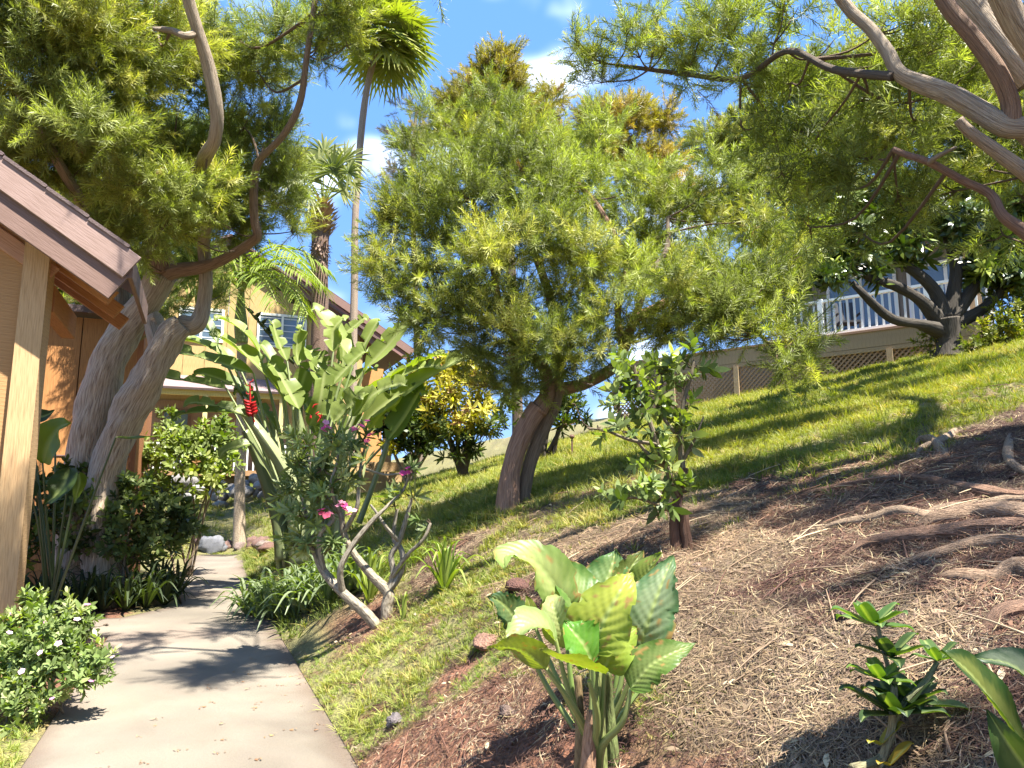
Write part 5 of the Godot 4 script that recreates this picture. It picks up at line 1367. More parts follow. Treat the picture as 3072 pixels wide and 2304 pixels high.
# the tall clump of paddle leaves with red hanging flowers
func paddle_clump() -> void:
	var base := Vector3(-3.509, 0.508, -12.600)
	var t := thing("paddle_leaf_clump", "tall clump of torn banana like paddle leaves with red hanging flowers", "plant", base)
	var L := [
		# root u, blade base, mid, tip, width px, tone 0 dark .. 1 bright
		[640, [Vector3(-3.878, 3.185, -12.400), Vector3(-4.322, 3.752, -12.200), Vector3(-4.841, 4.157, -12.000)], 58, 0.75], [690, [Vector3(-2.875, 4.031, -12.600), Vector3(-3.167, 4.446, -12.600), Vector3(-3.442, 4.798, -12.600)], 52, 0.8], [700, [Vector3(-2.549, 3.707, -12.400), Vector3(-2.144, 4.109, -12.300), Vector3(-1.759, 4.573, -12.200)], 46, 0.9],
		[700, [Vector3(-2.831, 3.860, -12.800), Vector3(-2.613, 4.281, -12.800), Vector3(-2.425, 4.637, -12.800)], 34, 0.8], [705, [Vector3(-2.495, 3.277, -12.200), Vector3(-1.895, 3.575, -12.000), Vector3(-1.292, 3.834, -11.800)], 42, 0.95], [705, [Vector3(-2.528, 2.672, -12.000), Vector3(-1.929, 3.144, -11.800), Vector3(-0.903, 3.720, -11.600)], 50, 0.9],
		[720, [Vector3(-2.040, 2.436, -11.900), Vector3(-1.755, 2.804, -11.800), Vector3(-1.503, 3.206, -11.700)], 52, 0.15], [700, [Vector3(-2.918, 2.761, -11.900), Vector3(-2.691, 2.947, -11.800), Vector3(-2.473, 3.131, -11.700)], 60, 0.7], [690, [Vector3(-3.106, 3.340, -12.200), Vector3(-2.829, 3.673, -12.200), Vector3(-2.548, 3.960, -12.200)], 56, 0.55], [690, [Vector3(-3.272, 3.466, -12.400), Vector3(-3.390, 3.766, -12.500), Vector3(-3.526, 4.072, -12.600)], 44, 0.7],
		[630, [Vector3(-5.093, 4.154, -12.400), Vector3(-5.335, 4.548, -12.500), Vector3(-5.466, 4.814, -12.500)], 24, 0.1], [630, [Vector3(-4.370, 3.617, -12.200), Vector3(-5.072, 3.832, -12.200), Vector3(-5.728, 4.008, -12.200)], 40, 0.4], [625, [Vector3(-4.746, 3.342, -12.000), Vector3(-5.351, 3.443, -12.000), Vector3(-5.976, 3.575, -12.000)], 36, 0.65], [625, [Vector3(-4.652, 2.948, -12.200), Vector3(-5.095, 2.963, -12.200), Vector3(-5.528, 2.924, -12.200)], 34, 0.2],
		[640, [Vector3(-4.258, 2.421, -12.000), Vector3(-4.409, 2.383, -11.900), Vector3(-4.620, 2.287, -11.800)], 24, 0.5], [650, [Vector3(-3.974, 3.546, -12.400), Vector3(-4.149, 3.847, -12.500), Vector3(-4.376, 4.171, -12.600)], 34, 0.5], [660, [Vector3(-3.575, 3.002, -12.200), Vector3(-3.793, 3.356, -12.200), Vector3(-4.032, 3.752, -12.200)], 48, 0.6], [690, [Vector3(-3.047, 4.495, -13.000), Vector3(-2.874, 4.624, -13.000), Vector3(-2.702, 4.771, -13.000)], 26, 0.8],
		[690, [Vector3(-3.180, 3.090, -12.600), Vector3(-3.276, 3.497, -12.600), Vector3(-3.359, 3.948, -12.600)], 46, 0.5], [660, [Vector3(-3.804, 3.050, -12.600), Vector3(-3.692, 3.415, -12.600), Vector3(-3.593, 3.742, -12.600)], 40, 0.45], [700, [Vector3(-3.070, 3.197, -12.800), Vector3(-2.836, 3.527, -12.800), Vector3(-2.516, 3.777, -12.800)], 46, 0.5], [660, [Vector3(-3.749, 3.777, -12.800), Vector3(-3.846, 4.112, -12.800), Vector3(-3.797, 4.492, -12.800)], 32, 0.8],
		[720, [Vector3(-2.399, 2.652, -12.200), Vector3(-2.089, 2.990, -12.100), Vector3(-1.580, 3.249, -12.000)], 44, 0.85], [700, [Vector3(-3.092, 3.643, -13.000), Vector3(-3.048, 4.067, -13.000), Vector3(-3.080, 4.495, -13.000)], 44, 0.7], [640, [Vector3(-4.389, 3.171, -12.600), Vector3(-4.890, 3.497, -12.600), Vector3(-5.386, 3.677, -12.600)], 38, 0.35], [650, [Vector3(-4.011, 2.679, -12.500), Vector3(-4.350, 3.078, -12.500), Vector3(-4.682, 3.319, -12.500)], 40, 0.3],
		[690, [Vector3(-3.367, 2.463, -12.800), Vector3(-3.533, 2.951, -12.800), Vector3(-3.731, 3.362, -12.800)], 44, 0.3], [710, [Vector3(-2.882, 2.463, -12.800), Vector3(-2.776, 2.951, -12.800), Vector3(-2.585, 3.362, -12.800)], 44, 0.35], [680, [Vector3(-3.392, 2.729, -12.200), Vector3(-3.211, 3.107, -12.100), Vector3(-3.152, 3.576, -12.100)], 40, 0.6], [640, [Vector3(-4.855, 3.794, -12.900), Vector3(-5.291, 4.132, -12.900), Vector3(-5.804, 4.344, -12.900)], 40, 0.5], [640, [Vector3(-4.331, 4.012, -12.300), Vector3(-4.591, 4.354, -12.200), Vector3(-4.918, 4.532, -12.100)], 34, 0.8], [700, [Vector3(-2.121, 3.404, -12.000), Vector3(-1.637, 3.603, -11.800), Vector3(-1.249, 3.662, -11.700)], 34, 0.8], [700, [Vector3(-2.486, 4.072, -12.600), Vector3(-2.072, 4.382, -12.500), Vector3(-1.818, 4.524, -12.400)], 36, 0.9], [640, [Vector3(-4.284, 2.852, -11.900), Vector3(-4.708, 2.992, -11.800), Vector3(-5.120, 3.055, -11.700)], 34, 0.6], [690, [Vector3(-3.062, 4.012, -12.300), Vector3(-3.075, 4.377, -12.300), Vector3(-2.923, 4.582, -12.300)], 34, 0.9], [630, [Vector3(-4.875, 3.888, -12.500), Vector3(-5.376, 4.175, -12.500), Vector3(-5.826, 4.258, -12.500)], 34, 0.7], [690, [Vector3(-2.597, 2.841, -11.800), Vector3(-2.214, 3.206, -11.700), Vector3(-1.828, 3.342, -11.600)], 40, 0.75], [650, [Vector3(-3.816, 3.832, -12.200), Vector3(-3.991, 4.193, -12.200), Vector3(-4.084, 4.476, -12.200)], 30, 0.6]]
	for l in L:
		var pts: Array = l[1]
		var b0: Vector3 = pts[0]
		var root := Vector3((l[0] - 1106.0) / 1580.0 * 12.6 + rr(-0.12, 0.12), 0, -12.6 + rr(-0.3, 0.3))
		root.y = ground(root.x, root.z) - 0.03
		var mid := root.lerp(b0, 0.55) + Vector3(0, 0.12, 0)
		mid.x = lerpf(root.x, b0.x, 0.38)
		var tone: float = l[3]
		stalk(t, "petiole", [v4(root, 0.05), v4(root.lerp(mid, 0.5), 0.04), v4(mid, 0.03), v4(b0, 0.016)], mixc(Color(0.2, 0.26, 0.1), Color(0.42, 0.46, 0.24), rng.randf()), M.thick_leaf, 8)
		var f: Vector3 = ((pts[2] as Vector3) - b0).normalized()
		var hint := (Vector3(0.35, 0.75, 0.5) - f * 0.3 + rdir() * 0.25).normalized()
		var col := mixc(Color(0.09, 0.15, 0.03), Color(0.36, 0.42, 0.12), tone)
		var tip: Vector3 = pts[2]
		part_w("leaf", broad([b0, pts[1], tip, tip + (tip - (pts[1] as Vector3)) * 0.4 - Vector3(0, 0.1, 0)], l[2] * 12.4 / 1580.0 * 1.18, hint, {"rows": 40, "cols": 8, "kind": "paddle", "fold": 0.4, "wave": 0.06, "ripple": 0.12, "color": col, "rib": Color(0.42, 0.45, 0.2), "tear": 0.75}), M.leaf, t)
	for q in [[Vector4(-3.475, 0.456, -12.300, 0.167), Vector4(-3.566, 1.127, -12.300, 0.138), Vector4(-3.682, 1.808, -12.200, 0.122), Vector4(-3.991, 2.406, -12.000, 0.099), Vector4(-4.481, 3.017, -12.000, 0.061)], [Vector4(-3.782, 0.522, -12.400, 0.138), Vector4(-3.907, 1.200, -12.400, 0.116), Vector4(-4.230, 2.117, -12.300, 0.093), Vector4(-4.457, 2.652, -12.200, 0.062)], [Vector4(-3.353, 0.522, -12.400, 0.138), Vector4(-3.404, 1.352, -12.400, 0.108), Vector4(-3.490, 2.278, -12.400, 0.086), Vector4(-3.683, 3.066, -12.400, 0.055)], [Vector4(-2.943, 0.589, -12.500, 0.108), Vector4(-2.876, 1.505, -12.400, 0.093), Vector4(-2.808, 2.427, -12.300, 0.070), Vector4(-2.707, 2.896, -12.300, 0.047)], [Vector4(-3.811, 0.497, -12.700, 0.110), Vector4(-3.914, 1.347, -12.700, 0.095), Vector4(-4.048, 2.136, -12.700, 0.072), Vector4(-4.209, 2.940, -12.700, 0.048)], [Vector4(-2.451, 1.141, -11.900, 0.052), Vector4(-2.246, 1.728, -11.900, 0.045), Vector4(-2.087, 2.211, -11.900, 0.045), Vector4(-2.019, 2.474, -11.900, 0.038)]]:
		stalk(t, "stem", q, mixc(Color(0.1, 0.13, 0.04), Color(0.4, 0.42, 0.22), rng.randf()), M.thick_leaf, 9)
	# hanging flower: red bracts in two rows
	var fl := MB.new()
	var red := Color(0.42, 0.02, 0.02)
	var a := Vector3(-4.316, 3.427, -11.900)
	var b := Vector3(-4.289, 3.081, -11.900)
	var e := Vector3(-4.211, 2.761, -11.900)
	fl.tube([v4(a, 0.012), v4(b, 0.02), v4(e, 0.012)], 6, red, 4)
	part_w("flower_stalk", fl, M.thick_leaf, t)
	for k in 14:
		var s := k / 13.0
		var p := b.lerp(e, s)
		if k >= 9:
			p = a.lerp(b, (k - 9) / 5.0)
		var m := MB.new()
		var sg := 1.0 if k % 2 else -1.0
		var dir := Vector3(sg * 0.8, 0.15, 0.35).normalized()
		var wd := 0.055 if k < 9 else 0.016
		m.tube([v4(p, wd * 0.5), v4(p + dir * 0.06, wd * 0.62), v4(p + dir * (0.11 if k < 9 else 0.06) + Vector3.UP * 0.03, 0.004)], 7, red * rr(0.8, 1.4), 3)
		part_w("bract", m, M.thick_leaf, t)
	for k in 5:
		var p := Vector3(-3.145, 2.871, -11.600) + rdir() * 0.1
		var m := MB.new()
		m.tube([v4(p, 0.012), v4(p + rdir() * 0.06, 0.012), v4(p + rdir() * 0.12, 0.003)], 5, red * 1.4, 3)
		part_w("bract", m, M.thick_leaf, t)


func strap_plant(called: String, label: String, cat: String, base: Vector3, n: int, length: float, width: float, c0: Color, c1: Color, group := "", up := 0.5, droop := 0.7) -> void:
	var t := thing(called, label, cat, base, group)
	for k in n:
		var a := k * 2.39996 + rr(-0.3, 0.3)
		var out := Vector3(cos(a), 0, sin(a))
		var s := float(k) / n
		var ln := length * rr(0.7, 1.1)
		var lift := lerpf(up + 0.55, up - 0.25, s) + rr(-0.12, 0.12)
		var dir := (out * (1.0 - lift * 0.6) + Vector3.UP * lift).normalized()
		var p0 := out * 0.02
		var p := [p0, p0 + dir * ln * 0.4, p0 + dir * ln * 0.75 + Vector3.DOWN * ln * droop * 0.15 * (0.4 + s), p0 + dir * ln * 0.95 + out * ln * 0.1 + Vector3.DOWN * ln * droop * 0.5 * (0.3 + s)]
		for q in 4:
			var w: Vector3 = base + p[q]
			p[q].y = maxf(p[q].y, ground(w.x, w.z) - base.y + 0.015)
		var mb := broad(p, width * rr(0.8, 1.15), Vector3.UP * 0.9 - out * 0.35, {"rows": 10, "cols": 4, "kind": "strap", "fold": 0.45, "wave": 0.0, "color": mixc(c0, c1, rng.randf()), "rib": mixc(c0, c1, 0.7)})
		part("leaf", mb.mesh(M.leaf), t)


func strap_plants() -> void:
	strap_plant("crinum_lily", "bright green strap leaved lily clump on bare red soil", "plant", Vector3(-0.583, 0.741, -6.600), 26, 0.62, 0.045, Color(0.16, 0.25, 0.05), Color(0.36, 0.42, 0.09), "", 0.95, 0.9)
	strap_plant("lily_seedling", "small upright strap leaved seedling beside the pink flowered shrub", "plant", Vector3(-0.928, 0.520, -6.500), 5, 0.26, 0.03, Color(0.24, 0.32, 0.06), Color(0.38, 0.42, 0.1), "", 1.2, 0.3)
	strap_plant("crinum_lily", "strap leaved lily growing among grey stems of the pink flowered shrub", "plant", Vector3(-1.423, 0.499, -7.600), 16, 0.7, 0.05, Color(0.2, 0.28, 0.05), Color(0.36, 0.42, 0.09), "", 1.0, 0.6)
	for q in [Vector3(-3.196, 0.000, -9.600), Vector3(-2.783, 0.064, -9.200), Vector3(-2.425, 0.203, -8.900), Vector3(-3.093, 0.077, -10.000), Vector3(-2.680, 0.229, -9.600), Vector3(-2.110, 0.329, -8.600), Vector3(-2.316, 0.386, -9.300), Vector3(-3.436, 0.002, -10.300), Vector3(-1.820, 0.435, -8.300), Vector3(-2.023, 0.492, -9.000), Vector3(-3.450, 0.000, -9.900), Vector3(-3.018, 0.019, -9.500), Vector3(-2.616, 0.135, -9.100), Vector3(-2.292, 0.263, -8.800), Vector3(-2.882, 0.126, -9.700), Vector3(-1.640, 0.521, -8.200)]:
		strap_plant("border_lily", "grey green strap leaved border plant along the slope edge of the path", "plant", q, 30, 0.7, 0.062, Color(0.1, 0.15, 0.06), Color(0.28, 0.33, 0.17), "grey green border plants at the slope", 0.75, 0.9)
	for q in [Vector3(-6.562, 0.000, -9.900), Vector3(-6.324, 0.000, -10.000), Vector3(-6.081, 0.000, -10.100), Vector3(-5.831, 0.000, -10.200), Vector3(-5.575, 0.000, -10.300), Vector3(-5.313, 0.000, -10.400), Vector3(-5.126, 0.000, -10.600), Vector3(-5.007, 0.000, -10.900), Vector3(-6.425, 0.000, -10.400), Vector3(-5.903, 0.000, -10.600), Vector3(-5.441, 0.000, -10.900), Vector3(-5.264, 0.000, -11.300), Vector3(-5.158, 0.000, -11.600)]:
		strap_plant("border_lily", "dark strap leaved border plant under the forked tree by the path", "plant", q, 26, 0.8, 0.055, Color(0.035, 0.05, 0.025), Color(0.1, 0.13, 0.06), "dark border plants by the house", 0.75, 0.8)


# grey stemmed shrub with pink flowers
func pink_shrub() -> void:
	var t := thing("desert_rose", "sprawling grey stemmed shrub with pink flowers beside the path", "shrub", Vector3(-1.163, 0.479, -6.900))
	var grey := Color(0.27, 0.26, 0.22)
	var nodes := []
	for q in [[Vector4(-1.126, 0.383, -6.900, 0.069), Vector4(-1.140, 0.566, -6.900, 0.059), Vector4(-1.134, 0.689, -6.900, 0.053), Vector4(-1.300, 0.854, -6.900, 0.040), Vector4(-1.477, 1.061, -6.900, 0.033), Vector4(-1.560, 1.229, -6.900, 0.030), Vector4(-1.596, 1.397, -6.900, 0.024), Vector4(-1.778, 1.568, -7.000, 0.021), Vector4(-1.939, 1.833, -7.100, 0.017), Vector4(-2.057, 2.155, -7.200, 0.014)], [Vector4(-1.205, 0.400, -6.800, 0.055), Vector4(-1.334, 0.540, -6.800, 0.052), Vector4(-1.527, 0.701, -6.800, 0.042), Vector4(-1.726, 0.874, -6.900, 0.037), Vector4(-1.845, 1.054, -7.000, 0.030), Vector4(-1.948, 1.306, -7.100, 0.024), Vector4(-2.056, 1.613, -7.200, 0.018)], [Vector4(-1.134, 0.668, -6.900, 0.040), Vector4(-1.088, 0.854, -6.900, 0.030), Vector4(-1.113, 1.019, -6.900, 0.026), Vector4(-1.043, 1.145, -6.900, 0.024), Vector4(-0.972, 1.397, -6.900, 0.020), Vector4(-0.932, 1.546, -6.900, 0.013)], [Vector4(-1.108, 0.812, -6.900, 0.026), Vector4(-0.950, 1.027, -6.800, 0.023), Vector4(-0.794, 1.177, -6.700, 0.016), Vector4(-0.734, 1.320, -6.700, 0.013)], [Vector4(-1.527, 0.701, -6.800, 0.033), Vector4(-1.532, 0.914, -6.700, 0.029), Vector4(-1.435, 1.116, -6.700, 0.026), Vector4(-1.275, 1.320, -6.700, 0.023), Vector4(-1.154, 1.443, -6.700, 0.016), Vector4(-1.005, 1.609, -6.800, 0.013), Vector4(-0.957, 1.736, -6.800, 0.010)], [Vector4(-1.560, 1.229, -6.900, 0.024), Vector4(-1.426, 1.441, -6.800, 0.020), Vector4(-1.411, 1.652, -6.800, 0.017), Vector4(-1.417, 1.868, -6.900, 0.013), Vector4(-1.379, 2.042, -6.900, 0.010)], [Vector4(-1.596, 1.397, -6.900, 0.020), Vector4(-1.667, 1.652, -6.800, 0.017), Vector4(-1.612, 1.906, -6.800, 0.013), Vector4(-1.689, 2.173, -6.900, 0.010)], [Vector4(-1.043, 1.145, -6.900, 0.020), Vector4(-1.145, 1.275, -6.800, 0.016), Vector4(-1.233, 1.400, -6.800, 0.013), Vector4(-1.299, 1.483, -6.800, 0.010)], [Vector4(-1.106, 0.730, -6.900, 0.033), Vector4(-1.012, 0.895, -6.900, 0.030), Vector4(-1.016, 1.061, -6.900, 0.026), Vector4(-1.112, 1.181, -7.000, 0.020), Vector4(-1.083, 1.438, -7.000, 0.014)], [Vector4(-1.726, 0.874, -6.900, 0.026), Vector4(-1.755, 1.192, -6.800, 0.023), Vector4(-1.635, 1.358, -6.800, 0.017), Vector4(-1.768, 1.525, -6.800, 0.013)], [Vector4(-1.416, 1.825, -6.900, 0.013), Vector4(-1.179, 1.757, -6.800, 0.010), Vector4(-1.009, 1.770, -6.800, 0.009)]]:
		nodes += limb(t, "stem", q, mixc(grey, Color(0.33, 0.29, 0.22), rng.randf()), M.smooth_bark, 9, 0.05)
	crown(t, [Vector4(-1.974, 2.049, -7.000, 0.115), Vector4(-1.806, 1.825, -6.900, 0.130), Vector4(-1.959, 1.698, -7.000, 0.149), Vector4(-1.660, 2.035, -6.800, 0.120), Vector4(-1.380, 2.086, -6.900, 0.096), Vector4(-1.009, 1.779, -6.800, 0.094), Vector4(-1.726, 1.525, -6.800, 0.145), Vector4(-1.990, 1.395, -7.000, 0.148), Vector4(-1.786, 1.313, -6.900, 0.146), Vector4(-1.585, 1.736, -6.800, 0.111), Vector4(-1.865, 1.145, -6.900, 0.128), Vector4(-2.049, 1.090, -7.100, 0.123), Vector4(-0.940, 1.567, -6.800, 0.085), Vector4(-0.734, 1.340, -6.700, 0.075), Vector4(-1.103, 1.482, -6.900, 0.078), Vector4(-1.486, 1.992, -6.800, 0.086), Vector4(-2.146, 1.613, -7.200, 0.117), Vector4(-1.625, 1.109, -6.800, 0.101), Vector4(-2.084, 1.877, -7.100, 0.107), Vector4(-1.311, 1.864, -6.800, 0.069)], nodes, leafset.long, {"density": 42.0, "size": 0.72, "lobe": 0.11, "dark": Color(0.13, 0.18, 0.06), "light": Color(0.32, 0.38, 0.16), "young": Color(0.42, 0.44, 0.2), "p_young": 0.2, "twig": 0.6, "fill": 0.8})
	var pinks := [petal_mat("pink petal", Color(0.65, 0.06, 0.26)), petal_mat("rose petal", Color(0.7, 0.12, 0.2)), petal_mat("pale petal", Color(0.75, 0.3, 0.4))]
	flowers(t, "flower", [Vector4(-1.339, 2.099, -6.800, 0.013), Vector4(-1.386, 2.207, -6.800, 0.013), Vector4(-0.986, 1.775, -6.700, 0.013), Vector4(-1.480, 1.443, -6.700, 0.013), Vector4(-1.553, 1.505, -6.700, 0.013), Vector4(-1.730, 2.186, -6.800, 0.013), Vector4(-1.493, 2.186, -6.800, 0.013), Vector4(-1.675, 1.402, -6.700, 0.013)], 4, 0.06, pinks)


# young tree with glossy oval leaves
func sapling() -> void:
	var t := thing("young_citrus", "young tree with glossy oval leaves and a rough brown stump on the slope", "tree", Vector3(1.101, 1.202, -5.000))
	var nodes := []
	for q in [[Vector4(1.108, 1.120, -5.000, 0.059), Vector4(1.102, 1.226, -5.000, 0.046), Vector4(1.094, 1.348, -5.000, 0.040), Vector4(1.112, 1.501, -5.000, 0.034), Vector4(1.141, 1.625, -5.000, 0.028), Vector4(1.171, 1.749, -5.000, 0.025)], [Vector4(1.143, 1.125, -4.950, 0.043), Vector4(1.165, 1.229, -4.950, 0.034), Vector4(1.151, 1.350, -4.950, 0.031), Vector4(1.143, 1.471, -4.950, 0.028)]]:
		nodes += limb(t, "trunk", q, Color(0.24, 0.13, 0.085), M.bark, 10, 0.16)
	for q in [[Vector4(1.122, 1.532, -5.000, 0.025), Vector4(1.040, 1.747, -4.950, 0.022), Vector4(0.973, 1.899, -4.900, 0.019), Vector4(0.916, 2.086, -4.900, 0.016), Vector4(0.859, 2.275, -4.900, 0.013), Vector4(0.832, 2.434, -4.900, 0.009)], [Vector4(1.159, 1.687, -5.000, 0.025), Vector4(1.152, 1.938, -5.000, 0.019), Vector4(1.176, 2.161, -5.000, 0.016), Vector4(1.231, 2.355, -5.000, 0.013), Vector4(1.268, 2.485, -5.000, 0.010)], [Vector4(0.973, 1.899, -4.900, 0.015), Vector4(0.772, 1.923, -4.800, 0.012), Vector4(0.621, 1.983, -4.800, 0.009), Vector4(0.489, 1.989, -4.700, 0.006)], [Vector4(1.040, 1.747, -4.950, 0.016), Vector4(0.879, 1.868, -4.900, 0.012), Vector4(0.745, 2.086, -4.900, 0.009), Vector4(0.702, 2.244, -4.900, 0.008)], [Vector4(1.098, 1.441, -4.950, 0.019), Vector4(0.941, 1.503, -4.800, 0.012), Vector4(0.784, 1.547, -4.750, 0.009), Vector4(0.629, 1.533, -4.700, 0.006)], [Vector4(1.152, 1.938, -5.000, 0.013), Vector4(1.001, 2.161, -5.000, 0.013), Vector4(1.037, 2.322, -5.000, 0.010), Vector4(1.009, 2.453, -5.000, 0.006)], [Vector4(1.153, 1.781, -5.000, 0.016), Vector4(1.234, 1.934, -4.950, 0.009), Vector4(1.303, 2.092, -4.950, 0.006)]]:
		nodes += limb(t, "branch", q, Color(0.2, 0.17, 0.11), M.smooth_bark, 7, 0.06)
	crown(t, [Vector4(0.831, 2.403, -4.900, 0.101), Vector4(0.749, 2.275, -4.900, 0.082), Vector4(0.699, 2.149, -4.900, 0.087), Vector4(0.922, 2.275, -4.900, 0.088), Vector4(1.041, 2.420, -5.000, 0.090), Vector4(1.251, 2.469, -5.000, 0.084), Vector4(1.166, 2.322, -5.000, 0.090), Vector4(1.066, 2.226, -5.000, 0.083), Vector4(0.856, 2.149, -4.900, 0.081), Vector4(1.192, 2.161, -5.000, 0.083), Vector4(0.585, 1.994, -4.750, 0.060), Vector4(0.504, 1.989, -4.700, 0.042), Vector4(0.751, 1.988, -4.850, 0.068), Vector4(0.945, 1.993, -4.900, 0.087), Vector4(1.111, 1.997, -4.950, 0.088), Vector4(0.909, 1.838, -4.900, 0.074), Vector4(1.031, 1.776, -4.900, 0.074), Vector4(1.201, 1.872, -4.950, 0.063), Vector4(0.629, 1.533, -4.700, 0.065), Vector4(0.718, 1.562, -4.700, 0.071), Vector4(0.844, 1.577, -4.750, 0.077), Vector4(0.973, 1.562, -4.800, 0.078), Vector4(1.058, 1.654, -4.900, 0.074), Vector4(1.148, 1.593, -4.900, 0.061), Vector4(0.686, 1.475, -4.700, 0.047), Vector4(1.237, 1.997, -4.950, 0.050), Vector4(0.419, 2.180, -4.900, 0.038), Vector4(0.530, 2.307, -4.900, 0.038)], nodes, leafset.ovate, {"density": 62.0, "size": 0.78, "lobe": 0.085, "dark": Color(0.12, 0.17, 0.05), "light": Color(0.34, 0.4, 0.16), "young": Color(0.48, 0.52, 0.16), "p_young": 0.25, "twig": 0.35, "fill": 0.9, "p_dead": 0.0})


func plumeria_tree() -> void:
	var t := thing("plumeria_tree", "dark plumeria tree with candelabra limbs and white flowers before the deck", "tree", Vector3(8.313, 4.167, -13.600))
	var dk := Color(0.085, 0.072, 0.058)
	var nodes := []
	for q in [[Vector4(8.267, 4.138, -13.600, 0.263), Vector4(8.295, 4.451, -13.600, 0.211), Vector4(8.272, 4.676, -13.600, 0.229), Vector4(8.248, 4.902, -13.600, 0.265)], [Vector4(8.184, 4.676, -13.600, 0.176), Vector4(7.641, 4.763, -13.400, 0.096), Vector4(7.063, 4.803, -13.200, 0.086), Vector4(6.689, 5.041, -13.100, 0.077), Vector4(6.403, 5.277, -13.000, 0.068), Vector4(6.245, 5.452, -13.000, 0.051)], [Vector4(8.196, 4.811, -13.600, 0.176), Vector4(7.780, 5.238, -13.500, 0.114), Vector4(7.307, 5.482, -13.400, 0.096), Vector4(6.745, 5.633, -13.300, 0.078), Vector4(6.328, 5.904, -13.300, 0.061), Vector4(5.903, 6.086, -13.300, 0.044)], [Vector4(8.248, 4.902, -13.600, 0.177), Vector4(8.120, 5.449, -13.600, 0.124), Vector4(7.796, 5.817, -13.600, 0.098), Vector4(7.372, 6.095, -13.600, 0.072), Vector4(7.035, 6.375, -13.600, 0.054)], [Vector4(8.336, 4.902, -13.600, 0.159), Vector4(8.475, 5.449, -13.600, 0.133), Vector4(8.562, 5.910, -13.600, 0.107), Vector4(8.471, 6.375, -13.600, 0.072), Vector4(8.325, 6.751, -13.600, 0.045)], [Vector4(8.380, 4.902, -13.600, 0.159), Vector4(8.733, 5.357, -13.600, 0.124), Vector4(9.035, 5.725, -13.600, 0.098), Vector4(9.260, 6.188, -13.600, 0.072), Vector4(9.397, 6.656, -13.600, 0.045)], [Vector4(8.416, 4.811, -13.600, 0.141), Vector4(8.906, 5.058, -13.500, 0.105), Vector4(9.226, 5.391, -13.400, 0.079), Vector4(9.455, 5.723, -13.300, 0.052)], [Vector4(8.545, 5.725, -13.600, 0.080), Vector4(9.042, 6.351, -13.800, 0.064), Vector4(9.245, 6.865, -13.900, 0.046)]]:
		nodes += limb(t, "trunk" if nodes.size() == 0 else "limb", q, dk, M.bark, 10, 0.06)
	crown(t, [Vector4(5.685, 6.052, -13.200, 0.435), Vector4(6.272, 6.360, -13.300, 0.439), Vector4(5.963, 5.660, -13.100, 0.344), Vector4(6.772, 5.995, -13.300, 0.394), Vector4(7.094, 6.619, -13.500, 0.447), Vector4(6.724, 7.034, -13.600, 0.452), Vector4(7.688, 6.247, -13.500, 0.400), Vector4(7.981, 6.940, -13.600, 0.497), Vector4(8.595, 6.751, -13.600, 0.496), Vector4(8.784, 7.502, -13.800, 0.460), Vector4(9.235, 6.845, -13.600, 0.496), Vector4(9.468, 6.247, -13.500, 0.445), Vector4(9.804, 6.900, -13.500, 0.448), Vector4(5.855, 6.806, -13.500, 0.403), Vector4(8.929, 5.937, -13.400, 0.352), Vector4(9.446, 5.633, -13.300, 0.349), Vector4(7.579, 7.405, -13.800, 0.460), Vector4(5.400, 5.541, -13.000, 0.204)], nodes, leafset.big, {"density": 17.0, "size": 0.95, "lobe": 0.28, "dark": Color(0.04, 0.065, 0.014), "light": Color(0.16, 0.2, 0.03), "young": Color(0.34, 0.4, 0.06), "p_young": 0.07, "p_dead": 0.0})
	var wh := [petal_mat("white petal", Color(0.85, 0.83, 0.74))]
	flowers(t, "flower", [Vector4(6.452, 5.717, -13.000, 0.026), Vector4(6.343, 5.629, -13.000, 0.026), Vector4(8.717, 6.153, -13.100, 0.026), Vector4(5.885, 6.431, -13.000, 0.026), Vector4(8.393, 5.928, -13.100, 0.026)], 5, 0.16, wh)


